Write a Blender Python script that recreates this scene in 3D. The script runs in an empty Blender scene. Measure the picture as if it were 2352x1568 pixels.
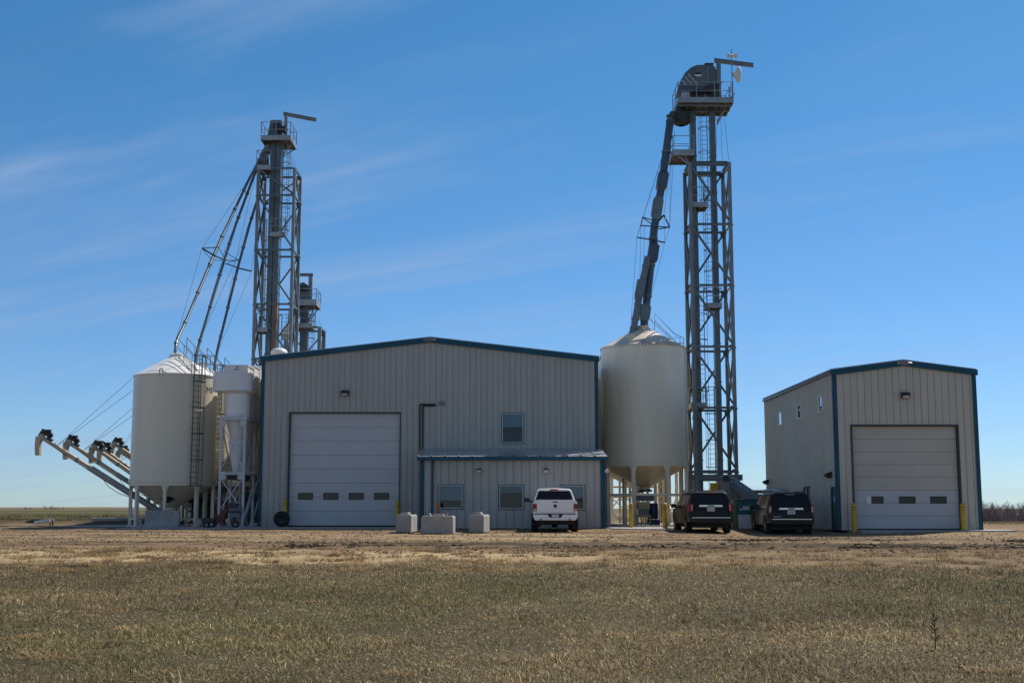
import bpy, math, random
import numpy as np
from mathutils import Vector, Matrix

# ------------------------------------------------------------------ camera, sky, sun
R = math.radians
SC = bpy.context.scene
COL = SC.collection
F = 2840.0                 # focal length in pixels of a 2352 px wide picture
EYE = 1.10                 # camera height over the yard
TILT = math.atan((1165 - 784) / F)
cam = bpy.data.cameras.new('camera'); camo = bpy.data.objects.new('camera', cam); COL.objects.link(camo)
cam.sensor_width = 36.0; cam.lens = 36.0 * F / 2352.0
cam.clip_start = 0.2; cam.clip_end = 9000
camo.location = (0, 0, EYE); camo.rotation_euler = (R(90) + TILT, 0, 0)
SC.camera = camo

SUN_EL, SUN_AZ = R(50), R(44)          # azimuth measured from +Y (ahead) towards +X (right)
SUN_DIR = Vector((math.sin(SUN_AZ) * math.cos(SUN_EL), math.cos(SUN_AZ) * math.cos(SUN_EL), math.sin(SUN_EL)))
sl = bpy.data.lights.new('sun', 'SUN'); sl.energy = 5.0; sl.angle = R(0.53); sl.color = (1.0, 0.94, 0.85)
so = bpy.data.objects.new('sun', sl); COL.objects.link(so); so.location = (30, 40, 60)
so.rotation_euler = SUN_DIR.to_track_quat('Z', 'Y').to_euler()

W = bpy.data.worlds.new('World'); SC.world = W; W.use_nodes = True
wn, wl = W.node_tree.nodes, W.node_tree.links
bg = wn['Background']; bg.inputs['Strength'].default_value = 0.082
sky = wn.new('ShaderNodeTexSky'); sky.sky_type = 'NISHITA'; sky.sun_disc = False
sky.sun_elevation = SUN_EL; sky.sun_rotation = SUN_AZ
sky.altitude = 500; sky.air_density = 0.9; sky.dust_density = 0.2; sky.ozone_density = 2.2
tc = wn.new('ShaderNodeTexCoord'); sep = wn.new('ShaderNodeSeparateXYZ'); wl.new(tc.outputs['Generated'], sep.inputs[0])
def wmath(op, a, b=None):
    n = wn.new('ShaderNodeMath'); n.operation = op
    for i, v in enumerate((a, b)):
        if v is None: continue
        if isinstance(v, (int, float)): n.inputs[i].default_value = v
        else: wl.new(v, n.inputs[i])
    return n.outputs[0]
zz = wmath('MAXIMUM', wmath('ADD', sep.outputs[2], 0.10), 0.05)
cmb = wn.new('ShaderNodeCombineXYZ')
wl.new(wmath('DIVIDE', sep.outputs[0], zz), cmb.inputs[0]); wl.new(wmath('DIVIDE', sep.outputs[1], zz), cmb.inputs[1])
def cirrus(rot, scale, nscale, lo, hi, detail=6.0):
    m0 = wn.new('ShaderNodeMapping'); m0.inputs['Rotation'].default_value = (0, 0, R(rot)); wl.new(cmb.outputs[0], m0.inputs[0])
    mp = wn.new('ShaderNodeMapping'); mp.inputs['Scale'].default_value = scale; wl.new(m0.outputs[0], mp.inputs[0])
    nz = wn.new('ShaderNodeTexNoise'); nz.inputs['Scale'].default_value = nscale; nz.inputs['Detail'].default_value = detail
    nz.inputs['Roughness'].default_value = 0.55; nz.inputs['Distortion'].default_value = 0.4
    wl.new(mp.outputs[0], nz.inputs['Vector'])
    mr = wn.new('ShaderNodeMapRange'); mr.inputs['From Min'].default_value = lo; mr.inputs['From Max'].default_value = hi
    mr.interpolation_type = 'SMOOTHSTEP'
    wl.new(nz.outputs['Fac'], mr.inputs['Value'])
    return mr.outputs[0]
wide = cirrus(34, (0.40, 1.7, 1), 0.9, 0.44, 0.70, 5.0)
fine = cirrus(30, (0.5, 5.0, 1), 1.8, 0.42, 0.70, 9.0)
cm_ = wn.new('ShaderNodeMapRange'); cm_.interpolation_type = 'SMOOTHSTEP'; cm_.inputs[1].default_value = .30; cm_.inputs[2].default_value = -.38; cm_.inputs[3].default_value = .35; cm_.inputs[4].default_value = 1.0
wl.new(sep.outputs[0], cm_.inputs[0])
cl = wmath('MULTIPLY', wmath('MULTIPLY', wmath('ADD', wmath('MULTIPLY', wide, 0.55), wmath('MULTIPLY', wmath('MULTIPLY', fine, wide), 0.6)), 0.62), cm_.outputs[0])
mixc = wn.new('ShaderNodeMix'); mixc.data_type = 'RGBA'
wl.new(cl, mixc.inputs['Factor'])
mixc.inputs['B'].default_value = (3.9, 5.4, 7.9, 1)
# deepen the blue: clear prairie air, paler towards the horizon
tr_ = wn.new('ShaderNodeMapRange'); tr_.interpolation_type = 'SMOOTHSTEP'; tr_.inputs[1].default_value = -.02; tr_.inputs[2].default_value = .42
wl.new(sep.outputs[2], tr_.inputs[0])
tint = wn.new('ShaderNodeMix'); tint.data_type = 'RGBA'; wl.new(tr_.outputs[0], tint.inputs['Factor'])
tint.inputs['A'].default_value = (.71, .93, 1.25, 1); tint.inputs['B'].default_value = (.46, 1.02, 1.27, 1)
# whiter sky added behind the camera, out of view, to light facing walls neutrally
nb = wn.new('ShaderNodeMapRange'); nb.interpolation_type = 'SMOOTHSTEP'; nb.inputs[1].default_value = -.20; nb.inputs[2].default_value = .62
wl.new(sep.outputs[1], nb.inputs[0])
tint2 = wn.new('ShaderNodeMix'); tint2.data_type = 'RGBA'; wl.new(nb.outputs[0], tint2.inputs['Factor']); 
zb = wn.new('ShaderNodeMapRange'); zb.interpolation_type = 'SMOOTHSTEP'; zb.inputs[1].default_value = .0; zb.inputs[2].default_value = .30; wl.new(sep.outputs[2], zb.inputs[0])
tb = wn.new('ShaderNodeMix'); tb.data_type = 'RGBA'; wl.new(zb.outputs[0], tb.inputs['Factor']); tb.inputs['A'].default_value = (.74, .95, 1.30, 1); tb.inputs['B'].default_value = (1.10, 1.06, 1.03, 1); wl.new(tb.outputs['Result'], tint2.inputs['A']); wl.new(tint.outputs['Result'], tint2.inputs['B'])
lf = wn.new('ShaderNodeMapRange'); lf.interpolation_type = 'SMOOTHSTEP'; lf.inputs[1].default_value = -.40; lf.inputs[2].default_value = -.85; lf.inputs[3].default_value = 1.0; lf.inputs[4].default_value = 1.3  # brighter sky added out of view at left, to lift left-facing walls
wl.new(sep.outputs[0], lf.inputs[0])
ls_ = wn.new('ShaderNodeVectorMath'); ls_.operation = 'SCALE'; wl.new(tint2.outputs['Result'], ls_.inputs[0]); wl.new(lf.outputs[0], ls_.inputs['Scale'])
tm_ = wn.new('ShaderNodeVectorMath'); tm_.operation = 'MULTIPLY'; wl.new(sky.outputs[0], tm_.inputs[0]); wl.new(ls_.outputs[0], tm_.inputs[1])
wl.new(tm_.outputs[0], mixc.inputs['A']); wl.new(mixc.outputs['Result'], bg.inputs['Color'])

SC.view_settings.view_transform = 'Standard'; SC.view_settings.look = 'None'
SC.view_settings.exposure = 0.10; SC.view_settings.gamma = 1.0
SC.view_settings.use_curve_mapping = False

# ------------------------------------------------------------------ placing helpers
CT, ST = math.cos(TILT), math.sin(TILT)
def at(u, v, D):
    'world point on the sight line of photo pixel (u, v) at depth D metres'
    xr, yr = (u - 1176) / F, (784 - v) / F
    t = D / (CT - yr * ST)
    return Vector((xr * t, D, EYE + (ST + yr * CT) * t))
def AX(u, v, D): return at(u, v, D).x
def AZ(v, D): return at(1176, v, D).z
def lerp(a, b, t): return a + (b - a) * t

# ------------------------------------------------------------------ value noise (terrain, grass)
def vnoise(x, y, seed=0):
    x = np.asarray(x, float); y = np.asarray(y, float)
    xi = np.floor(x).astype(np.int64); yi = np.floor(y).astype(np.int64)
    fx = x - xi; fy = y - yi; fx = fx * fx * (3 - 2 * fx); fy = fy * fy * (3 - 2 * fy)
    def h(a, b):
        n = (a * 374761393 + b * 668265263 + seed * 1442695041) & 0x7fffffff
        n = ((n ^ (n >> 13)) * 1274126177) & 0x7fffffff
        return ((n ^ (n >> 16)) & 0xffff) / 65535.0
    return (h(xi, yi) * (1 - fx) + h(xi + 1, yi) * fx) * (1 - fy) + (h(xi, yi + 1) * (1 - fx) + h(xi + 1, yi + 1) * fx) * fy
def fbm(x, y, seed=0, o=4):
    s = 0; a = .5
    for i in range(o):
        s = s + a * vnoise(np.asarray(x) * 2 ** i, np.asarray(y) * 2 ** i, seed + i * 7); a *= .5
    return s / (1 - .5 ** o)
def sstep(x, a, b):
    t = np.clip((np.asarray(x, float) - a) / (b - a), 0, 1); return t * t * (3 - 2 * t)

PY = [-50, 0, 10, 16, 24, 30.5, 33, 36, 40, 48, 56, 61, 65.5, 75, 90, 140, 400, 2000, 6000]
PZ = [-.58, -.57, -.55, -.53, -.44, -.31, -.2, -.1, -.06, -.03, 0, .04, .09, .08, .0, .0, .0, .0, -2]
def ground_z(x, y):
    x = np.asarray(x, float); y = np.asarray(y, float)
    z = np.interp(y, PY, PZ)
    z = z - .14 * np.exp(-((y - 54.5) / 4.5) ** 2) * sstep(x, 4, 11) * (1 - sstep(x, 14, 20))
    z = z + sstep(x, 15, 40) * (-1.9 * sstep(y, 80, 220))                          # falls away to the right
    z = z + 1.6 * np.exp(-((x + 500) / 130) ** 2) * np.exp(-((y - 1500) / 500) ** 2)   # low rise far left
    z = z + .28 * np.exp(-((y - 74.5) / .8) ** 2) * (1 - sstep(x, -20, -17.5)) * (.5 + fbm(x * .6, y * .3, 5))   # spoil ridge
    return z
def GZ(x, y): return float(ground_z(x, y))

# ------------------------------------------------------------------ materials
def nmat(name): 
    m = bpy.data.materials.new(name); m.use_nodes = True
    return m, m.node_tree.nodes, m.node_tree.links, m.node_tree.nodes['Principled BSDF']
def mat(name, col, rough=.5, metal=0.0, var=.12, scale=3.0, stretch=(1, 1, 1), bump=0.0, bscale=40.0, coat=0.0, tint=None, spec=.5):
    'painted or bare surface whose colour wanders a little; tint = colour of stains'
    m, n, l, b = nmat(name)
    t = n.new('ShaderNodeTexCoord'); mp = n.new('ShaderNodeMapping'); mp.inputs['Scale'].default_value = stretch
    l.new(t.outputs['Object'], mp.inputs[0])
    nz = n.new('ShaderNodeTexNoise'); nz.inputs['Scale'].default_value = scale; nz.inputs['Detail'].default_value = 6
    nz.inputs['Roughness'].default_value = .6
    l.new(mp.outputs[0], nz.inputs['Vector'])
    mr = n.new('ShaderNodeMapRange'); mr.inputs['From Min'].default_value = .3; mr.inputs['From Max'].default_value = .75
    l.new(nz.outputs['Fac'], mr.inputs['Value'])
    mx = n.new('ShaderNodeMix'); mx.data_type = 'RGBA'
    dark = tint or tuple(c * (1 - 2 * var) for c in col)
    mx.inputs['A'].default_value = (*[min(1, c * (1 + var * .4)) for c in col], 1)
    mx.inputs['B'].default_value = (*dark, 1)
    l.new(mr.outputs[0], mx.inputs['Factor']); l.new(mx.outputs['Result'], b.inputs['Base Color'])
    b.inputs['Roughness'].default_value = rough; b.inputs['Metallic'].default_value = metal
    b.inputs['Specular IOR Level'].default_value = spec
    if coat: b.inputs['Coat Weight'].default_value = coat; b.inputs['Coat Roughness'].default_value = .05
    if bump:
        bn = n.new('ShaderNodeTexNoise'); bn.inputs['Scale'].default_value = bscale; bn.inputs['Detail'].default_value = 5
        l.new(t.outputs['Object'], bn.inputs['Vector'])
        bu = n.new('ShaderNodeBump'); bu.inputs['Strength'].default_value = bump; bu.inputs['Distance'].default_value = .02
        l.new(bn.outputs['Fac'], bu.inputs['Height']); l.new(bu.outputs[0], b.inputs['Normal'])
    return m
def glass(name, tint=(.55, .62, .66), ior=1.5):
    'one thin pane: lets tinted light through, mirrors at a slant'
    m, n, l, b = nmat(name); n.remove(b)
    tr = n.new('ShaderNodeBsdfTransparent'); tr.inputs[0].default_value = (*tint, 1)
    gl = n.new('ShaderNodeBsdfGlossy'); gl.inputs['Roughness'].default_value = .02
    fr = n.new('ShaderNodeFresnel'); fr.inputs[0].default_value = ior
    mx = n.new('ShaderNodeMixShader'); l.new(fr.outputs[0], mx.inputs[0]); l.new(tr.outputs[0], mx.inputs[1]); l.new(gl.outputs[0], mx.inputs[2])
    l.new(mx.outputs[0], n['Material Output'].inputs['Surface'])
    return m

M = {}
M['siding'] = mat('stone_grey_siding', (.42, .41, .37), .34, 0, .07, .5, (3, 3, .35), .05, 6)
M['siding_shed'] = mat('warm_grey_siding', (.53, .49, .41), .26, 0, .07, .5, (3, 3, .35), .05, 6)
M['trim'] = mat('deep_blue_trim', (.008, .080, .130), .45, 0, .12, 2, spec=.3)
M['roofm'] = mat('pale_metal_roof', (.55, .56, .57), .32, .55, .08, .8)
M['door'] = mat('off_white_door', (.50, .50, .51), .38, 0, .05, .8, (1, 1, 2), .03, 30)
M['door2'] = mat('cream_door_section', (.50, .46, .40), .42, 0, .06, .8, (1, 1, 2), .03, 30)
M['dark'] = mat('black_rubber', (.012, .012, .013), .7, 0, .2, 8)
M['silo2'] = mat('cream_silo_paint', (.86, .80, .66), .34, 0, .06, .5, (2, 2, .25), .03, 4, tint=(.74, .64, .48))  # paler copy of the silo paint, offsetting light lost beside the shop
M['silo'] = mat('cream_silo_paint', (.70, .64, .51), .34, 0, .06, .5, (2, 2, .25), .03, 4)
M['silo_roof'] = mat('white_silo_roof', (.86, .84, .79), .35, 0, .03, .8, tint=(.78, .74, .66))
M['silo_roof2'] = mat('rust_stained_roof', (.80, .74, .63), .40, 0, .1, .7, tint=(.50, .35, .20))
M['hopper2'] = mat('bounce_warmed_hopper', (.84, .70, .45), .45, 0, .08, .7)  # hopper cream brightened and warmed to carry bounce light from the ground
M['hopper'] = mat('cream_hopper', (.70, .61, .44), .45, 0, .08, .7)
M['framegrey'] = mat('light_grey_frame_paint', (.52, .52, .55), .4, 0, .08, 1.2)
M['tansteel'] = mat('tan_painted_steel', (.40, .31, .20), .5, 0, .15, 1)
M['white'] = mat('white_powder_coat', (.74, .73, .72), .38, 0, .06, 1.2)
M['galv'] = mat('galvanised_steel', (.34, .36, .38), .42, .4, .18, 1.6)
M['galvd'] = mat('weathered_galvanised_steel', (.20, .22, .23), .36, .0, .2, 1.2)
M['darkgalv'] = mat('dull_dark_galvanised_steel', (.13, .162, .178), .36, .15, .25, .9, (1, 1, .3))
M['slate'] = mat('slate_blue_steel', (.165, .205, .235), .36, .1, .2, 1.2)
M['bluesteel'] = mat('blue_reflecting_pipe_steel', (.075, .11, .15), .36, .1, .2, 1.2)  # dark galvanised pipe with its blue reflection put into the colour
M['galvl'] = mat('bright_galvanised_steel', (.50, .52, .54), .4, .5, .15, 1.5)
M['rusty'] = mat('rust_streaked_steel', (.20, .19, .18), .6, .3, .3, .7, (2, 2, .4), tint=(.16, .085, .04))
M['underside'] = mat('brown_grating', (.16, .125, .095), .7, .2, .25, 2)
M['darksteel'] = mat('dark_painted_steel', (.055, .06, .065), .5, .3, .2, 2)
M['black'] = mat('black_paint', (.016, .016, .018), .4, 0, .15, 3)
M['concrete'] = mat('cast_concrete', (.36, .345, .32), .85, 0, .14, 2.2, (1, 1, 1), .35, 30)
M['slab'] = mat('poured_concrete_slab', (.34, .335, .32), .85, 0, .12, .8, (1, 1, 1), .25, 20)
M['yellow'] = mat('safety_yellow', (.64, .41, .014), .42, 0, .08, 4, tint=(.52, .27, .01))
M['orange'] = mat('safety_orange', (.52, .13, .02), .45, 0, .1, 4)
M['carwhite'] = mat('white_car_paint', (.84, .79, .78), .3, 0, .03, 2, coat=.8)
M['carblack'] = mat('black_car_paint', (.010, .009, .009), .32, 0, .1, 2, coat=.16, tint=(.020, .017, .014), spec=.18)
M['carglass'] = mat('tinted_car_glass', (.006, .007, .009), .06, 0, .05, 2)
M['chrome'] = mat('chrome', (.62, .62, .63), .16, 1, .03, 3)
M['rim'] = mat('alloy_rim', (.32, .32, .33), .3, .9, .06, 5)
M['red'] = mat('red_lens', (.30, .005, .010), .3, 0, .1, 6, coat=.15, spec=.3)
M['lens'] = mat('clear_lens', (.55, .45, .45), .15, 0, .05, 6, coat=.6)
M['plate'] = mat('number_plate_white', (.6, .6, .6), .4, 0, .05, 30)
M['redpaint'] = mat('dull_red_paint', (.11, .016, .015), .5, 0, .2, 4)
M['greenpaint'] = mat('dark_green_paint', (.016, .135, .115), .42, 0, .12, 3)
M['palegreen'] = mat('pale_olive_paint', (.20, .21, .12), .5, 0, .12, 3)
M['bluepaint'] = mat('dark_blue_plastic', (.014, .03, .10), .45, 0, .1, 3)
M['creampaint'] = mat('cream_machine_paint', (.40, .33, .18), .5, 0, .15, 3)
M['blind'] = mat('roller_blind', (.46, .47, .47), .8, 0, .04, 4)
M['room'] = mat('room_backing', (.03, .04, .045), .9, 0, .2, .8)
M['pane'] = glass('window_pane', (.44, .58, .66), 1.58)
M['paned'] = glass('tinted_pane', (.30, .36, .40))
M['winframe'] = mat('pale_grey_window_frame', (.42, .46, .48), .4, 0, .05, 3)
M['lamp_lens'] = mat('frosted_lens', (.55, .55, .53), .4, 0, .04, 8)
M['tubegrey'] = mat('dull_grey_tube', (.33, .33, .31), .45, .1, .15, 1.2)
M['beige'] = mat('beige_auger_tube', (.50, .40, .28), .45, .1, .12, 1.4)
M['tyre'] = mat('worn_tyre', (.018, .018, .017), .85, 0, .25, 9, (1, 1, 1), .4, 50)
M['ink'] = mat('grey_lettering', (.10, .10, .10), .6, 0, .05, 4)
M['twigs'] = mat('pale_bare_twigs', (.27, .22, .21), .9, 0, .3, .2)
M['bark'] = mat('grey_bark', (.11, .085, .07), .9, 0, .25, 4)
M['stalk'] = mat('dry_stalk', (.14, .09, .05), .9, 0, .2, 10)

# ------------------------------------------------------------------ mesh builder
class MB:
    def __init__(s): s.v = []; s.f = []
    def add(s, vs, fs):
        o = len(s.v); s.v += [tuple(p) for p in vs]; s.f += [tuple(o + i for i in f) for f in fs]; return s
    def quad(s, a, b, c, d): return s.add([a, b, c, d], [(0, 1, 2, 3)])
    def box(s, x0, x1, y0, y1, z0, z1):
        return s.add([(x0, y0, z0), (x1, y0, z0), (x1, y1, z0), (x0, y1, z0), (x0, y0, z1), (x1, y0, z1), (x1, y1, z1), (x0, y1, z1)],
                     [(0, 3, 2, 1), (4, 5, 6, 7), (0, 1, 5, 4), (1, 2, 6, 5), (2, 3, 7, 6), (3, 0, 4, 7)])
    def cbox(s, c, sx, sy, sz): return s.box(c[0] - sx / 2, c[0] + sx / 2, c[1] - sy / 2, c[1] + sy / 2, c[2] - sz / 2, c[2] + sz / 2)
    def frame(s, p0, p1, up=(0, 0, 1)):
        d = (Vector(p1) - Vector(p0)).normalized(); u = Vector(up)
        if abs(d.dot(u)) > .98: u = Vector((0, 1, 0))
        a = d.cross(u).normalized(); return d, a, a.cross(d).normalized()
    def beam(s, p0, p1, w, h=None, up=(0, 0, 1), w1=None, h1=None):
        h = h or w; w1 = w1 or w; h1 = h1 or h
        d, a, b = s.frame(p0, p1, up); p0 = Vector(p0); p1 = Vector(p1); vs = []
        for p, ww, hh in ((p0, w, h), (p1, w1, h1)):
            for i, j in ((-1, -1), (1, -1), (1, 1), (-1, 1)): vs.append(p + a * (i * ww / 2) + b * (j * hh / 2))
        return s.add(vs, [(3, 2, 1, 0), (4, 5, 6, 7), (0, 1, 5, 4), (1, 2, 6, 5), (2, 3, 7, 6), (3, 0, 4, 7)])
    def angle(s, p0, p1, w, t=.012, up=(0, 0, 1)):
        'L-shaped rolled section'
        d, a, b = s.frame(p0, p1, up)
        o = a * (w / 2 - t / 2)
        s.beam(p0, p1, w, t, up)
        return s.beam(Vector(p0) + o + b * (w / 2), Vector(p1) + o + b * (w / 2), t, w - t, up)
    def ibeam(s, p0, p1, w, h, t=.02, up=(0, 0, 1)):
        d, a, b = s.frame(p0, p1, up); p0 = Vector(p0); p1 = Vector(p1)
        for k in (-1, 1): s.beam(p0 + b * (k * (h - t) / 2), p1 + b * (k * (h - t) / 2), w, t, up)
        return s.beam(p0, p1, t, h - 2 * t, up)
    def tube(s, p0, p1, r, n=8, r1=None, caps=True): return s.poly([p0, p1], [r, r if r1 is None else r1], n, caps)
    def poly(s, pts, r, n=8, caps=True):
        pts = [Vector(p) for p in pts]; k = len(pts); r = r if isinstance(r, (list, tuple)) else [r] * k
        t0 = (pts[1] - pts[0]).normalized(); u = Vector((0, 0, 1)) if abs(t0.z) < .9 else Vector((0, 1, 0))
        a = t0.cross(u).normalized(); vs = []; fs = []
        for i in range(k):
            t = (pts[min(i + 1, k - 1)] - pts[max(i - 1, 0)]).normalized()
            a = (a - t * a.dot(t)).normalized(); b = t.cross(a)
            for j in range(n):
                th = 2 * math.pi * (j + .5) / n; vs.append(pts[i] + (a * math.cos(th) + b * math.sin(th)) * r[i])
        for i in range(k - 1):
            for j in range(n):
                j2 = (j + 1) % n; fs.append((i * n + j, i * n + j2, (i + 1) * n + j2, (i + 1) * n + j))
        if caps: fs.append(tuple(range(n - 1, -1, -1))); fs.append(tuple((k - 1) * n + j for j in range(n)))
        return s.add(vs, fs)
    def lathe(s, prof, c=(0, 0, 0), n=48, a0=0, a1=360, caps=False, axis='z'):
        full = abs(a1 - a0 - 360) < 1e-6; m = n if full else n + 1; vs = []; fs = []
        for r, z in prof:
            for j in range(m):
                th = R(a0 + (a1 - a0) * j / n)
                if axis == 'z': p = (c[0] + r * math.cos(th), c[1] + r * math.sin(th), c[2] + z)
                elif axis == 'x': p = (c[0] + z, c[1] + r * math.cos(th), c[2] + r * math.sin(th))
                else: p = (c[0] + r * math.sin(th), c[1] + z, c[2] + r * math.cos(th))
                vs.append(p)
        for i in range(len(prof) - 1):
            for j in range(n):
                j2 = (j + 1) % m; fs.append((i * m + j, i * m + j2, (i + 1) * m + j2, (i + 1) * m + j))
        if caps: fs.append(tuple(range(m - 1, -1, -1))); fs.append(tuple((len(prof) - 1) * m + j for j in range(m)))
        return s.add(vs, fs)
    def ring(s, c, r, t, n=24, a0=0, a1=360):
        'hoop of square bar lying level'
        return s.lathe([(r - t / 2, -t / 2), (r + t / 2, -t / 2), (r + t / 2, t / 2), (r - t / 2, t / 2), (r - t / 2, -t / 2)], c, n, a0, a1)
    def prism(s, poly, d0, d1, plane='xz'):
        'outline in the plane pushed through from d0 to d1 along the third axis'
        n = len(poly)
        def P(p, d): return (p[0], d, p[1]) if plane == 'xz' else ((d, p[0], p[1]) if plane == 'yz' else (p[0], p[1], d))
        return s.add([P(p, d0) for p in poly] + [P(p, d1) for p in poly],
                     [tuple(range(n)), tuple(range(2 * n - 1, n - 1, -1))] + [(i, i + n, (i + 1) % n + n, (i + 1) % n) for i in range(n)])
    def build(s, name, material, parent=None, smooth=None, bevel=0, loc=None, label=None):
        me = bpy.data.meshes.new(name)
        o = bpy.data.objects.new(name, me); COL.objects.link(o)
        org = Vector((0, 0, 0))
        if parent is not None:
            o.parent = parent; org = parent['_org'] if '_org' in parent else (0, 0, 0); org = Vector(org)
        elif loc is not None: org = Vector(loc); o.location = org
        o['_org'] = tuple(org)
        me.from_pydata([tuple(Vector(p) - org) for p in s.v], [], s.f); me.validate()
        import bmesh as _b
        b = _b.new(); b.from_mesh(me); _b.ops.recalc_face_normals(b, faces=b.faces); b.to_mesh(me); b.free()
        me.materials.append(M[material] if isinstance(material, str) else material)
        if smooth is not None:
            me.shade_smooth(); me.set_sharp_from_angle(angle=R(smooth))
        if bevel:
            bm = o.modifiers.new('bevel', 'BEVEL'); bm.width = bevel; bm.segments = 2; bm.limit_method = 'ANGLE'; bm.angle_limit = R(40)
        if label: o['label'] = label
        return o
def thing(name, label, cat, loc=(0, 0, 0), group=None):
    o = bpy.data.objects.new(name, None); COL.objects.link(o); o.location = loc; o['_org'] = tuple(loc)
    o.empty_display_size = .3
    o['label'] = label; o['category'] = cat
    if group: o['group'] = group
    return o
def tag(o, label, cat, group=None):
    o['label'] = label; o['category'] = cat
    if group: o['group'] = group
    return o
def struct(o, kind='structure'): o['kind'] = kind; return o
def dup(root, loc, rotz=0, label=None, group=None):
    r = root.copy(); COL.objects.link(r); r.location = loc; r.rotation_euler = (0, 0, rotz)
    if label: r['label'] = label
    if group: r['group'] = group
    for ch in list(root.children):
        c = ch.copy(); COL.objects.link(c); c.parent = r
        for g in list(ch.children):
            d = g.copy(); COL.objects.link(d); d.parent = c
    return r
# ------------------------------------------------------------------ ground: one sheet to the horizon
def grow(a, b, d0, k):
    out = []; x = a; d = d0
    while x < b: x += d; d *= k; out.append(min(x, b))
    return out
fx = list(np.arange(-42, 42.01, .42))
xs = np.array([-v for v in grow(42, 4500, .6, 1.17)][::-1] + fx + grow(42, 4500, .6, 1.17))
ys = np.array(list(np.arange(-30, 8, 2.0)) + list(np.arange(8, 29, .2)) + list(np.arange(29, 56, .085)) + list(np.arange(56, 82, .25)) + [82] + grow(82, 6000, .4, 1.06))
GX, GY = np.meshgrid(xs, ys)
gz = ground_z(GX, GY)
near = 1 - sstep(GY, 80, 100)
churn = np.zeros_like(GX)
# wheel ruts: (y at x=0, slope, x from, x to, depth, how churned)
for k, (y0, s, xa, xb, dep, ch) in enumerate([
    (39.3, -.035, -4, 30, .055, 1.0), (38.0, -.05, -6, 16, .05, .95), (36.9, -.06, -2, 20, .05, .7), (40.6, -.02, -9, 9, .035, .8),
    (44.0, -.06, 6, 40, .05, .75), (45.6, -.05, 9, 40, .035, .5), (41.8, .02, -40, 3, .03, .4), (43.4, .03, -40, -2, .03, .35),
    (47.5, .01, -40, 14, .03, .45), (49.4, .0, -40, 40, .02, .2), (39.6, .05, -40, -3, .03, .3)]):
    yc = y0 + s * GX + .35 * (fbm(GX * .12, GX * 0 + k, 31 + k, 3) - .5) * 3
    wob = sstep(GX, xa - 3, xa + 3) * (1 - sstep(GX, xb - 3, xb + 3))
    wd = .22 + .22 * ch
    g = np.exp(-((GY - yc) / wd) ** 2)
    lip = np.exp(-((GY - yc - wd * 1.7) / (wd * .7)) ** 2) + np.exp(-((GY - yc + wd * 1.7) / (wd * .7)) ** 2)
    rough = fbm(GX * 2.2, GY * 4, 60 + k, 3)
    gz = gz + wob * dep * (-g * (.6 + .8 * rough) + lip * (.1 + 1.5 * rough) * (.6 + .5 * ch * sstep(rough, .45, .7)))
    churn = np.maximum(churn, wob * ch * np.exp(-((GY - yc) / (wd * 3.2)) ** 2) * (.30 + 1.1 * rough))
edge = 31.2 + 3.2 * (fbm(GX * .20, GX * 0, 11) - .5) * 2 - 1.4 * sstep(GX, 6, 14) + 2.2 * (fbm(GX * .9, GY * .5, 14) - .5) + .5 * (fbm(GX * 1.5, GY * 1.5, 12) - .5)
turf = 1 - sstep(GY, edge - .6, edge + .7)
gz = gz + .03 * (fbm(GX * 1.1, GY * 1.1, 13) - .4) * (1 - sstep(GY, 80, 100))
gz = gz + (1 - turf) * near * (.05 * (fbm(GX * .5, GY * .7, 3) - .5) + .03 * (fbm(GX * 2.3, GY * 3.5, 4) - .5))
# base colour of the bare surface
def C3(r, g, b): return np.array([r, g, b])
def mixc3(c, d, f): return c * (1 - f[..., None]) + d * f[..., None]
n1 = fbm(GX * .11, GY * .45, 21); n2 = fbm(GX * .16, GY * .8, 22); n3 = fbm(GX * .03, GY * .02, 23)
c = np.broadcast_to(C3(.33, .225, .13), GX.shape + (3,)).copy()
c = mixc3(c, C3(.44, .32, .195), sstep(n1, .42, .68)); c = mixc3(c, C3(.185, .13, .085), sstep(n2, .5, .72) * .85); c = mixc3(c, C3(.56, .43, .28), sstep(fbm(GX * .07, GY * .9, 25), .55, .72) * .7 * sstep(GY, 36, 40))
c = mixc3(c, C3(.42, .33, .22), sstep(GX, 8, 20) * sstep(GY, 42, 46) * (1 - sstep(GY, 52, 57)) * sstep(n2, .3, .6) * .8)
shoulder = (1 - sstep(GY, 34.0, 36.8)) * (1 - turf)
c = mixc3(c, C3(.60, .45, .265), shoulder * (1 - sstep(GX, 0, 8)) * .95); c = mixc3(c, C3(.31, .225, .135), shoulder * sstep(GX, 0, 8) * .8)
c = mixc3(c, C3(.26, .18, .12), sstep(GY, 52, 60) * .7)
c = mixc3(c, C3(.085, .064, .047), np.clip(churn, 0, 1) * .9)
c = mixc3(c, C3(.125, .105, .062), turf)
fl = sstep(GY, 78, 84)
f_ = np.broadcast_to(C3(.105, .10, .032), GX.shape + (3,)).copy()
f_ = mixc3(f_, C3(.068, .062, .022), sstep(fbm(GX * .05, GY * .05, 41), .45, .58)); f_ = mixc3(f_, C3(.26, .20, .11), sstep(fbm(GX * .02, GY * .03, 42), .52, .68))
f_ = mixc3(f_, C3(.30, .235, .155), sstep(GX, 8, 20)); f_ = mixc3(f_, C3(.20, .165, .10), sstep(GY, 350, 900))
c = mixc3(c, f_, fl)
c = mixc3(c, C3(.05, .04, .03), .7 * np.exp(-((GY - 74.2) / .8) ** 2) * (1 - sstep(GX, -20, -17.5)))  # dark ridge soil, with the shade of its near slope painted in
nr, nc = GX.shape
me = bpy.data.meshes.new('ground')
idx = np.arange(nr * nc).reshape(nr, nc)
q = np.stack([idx[:-1, :-1], idx[:-1, 1:], idx[1:, 1:], idx[1:, :-1]], -1).reshape(-1, 4)
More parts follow.
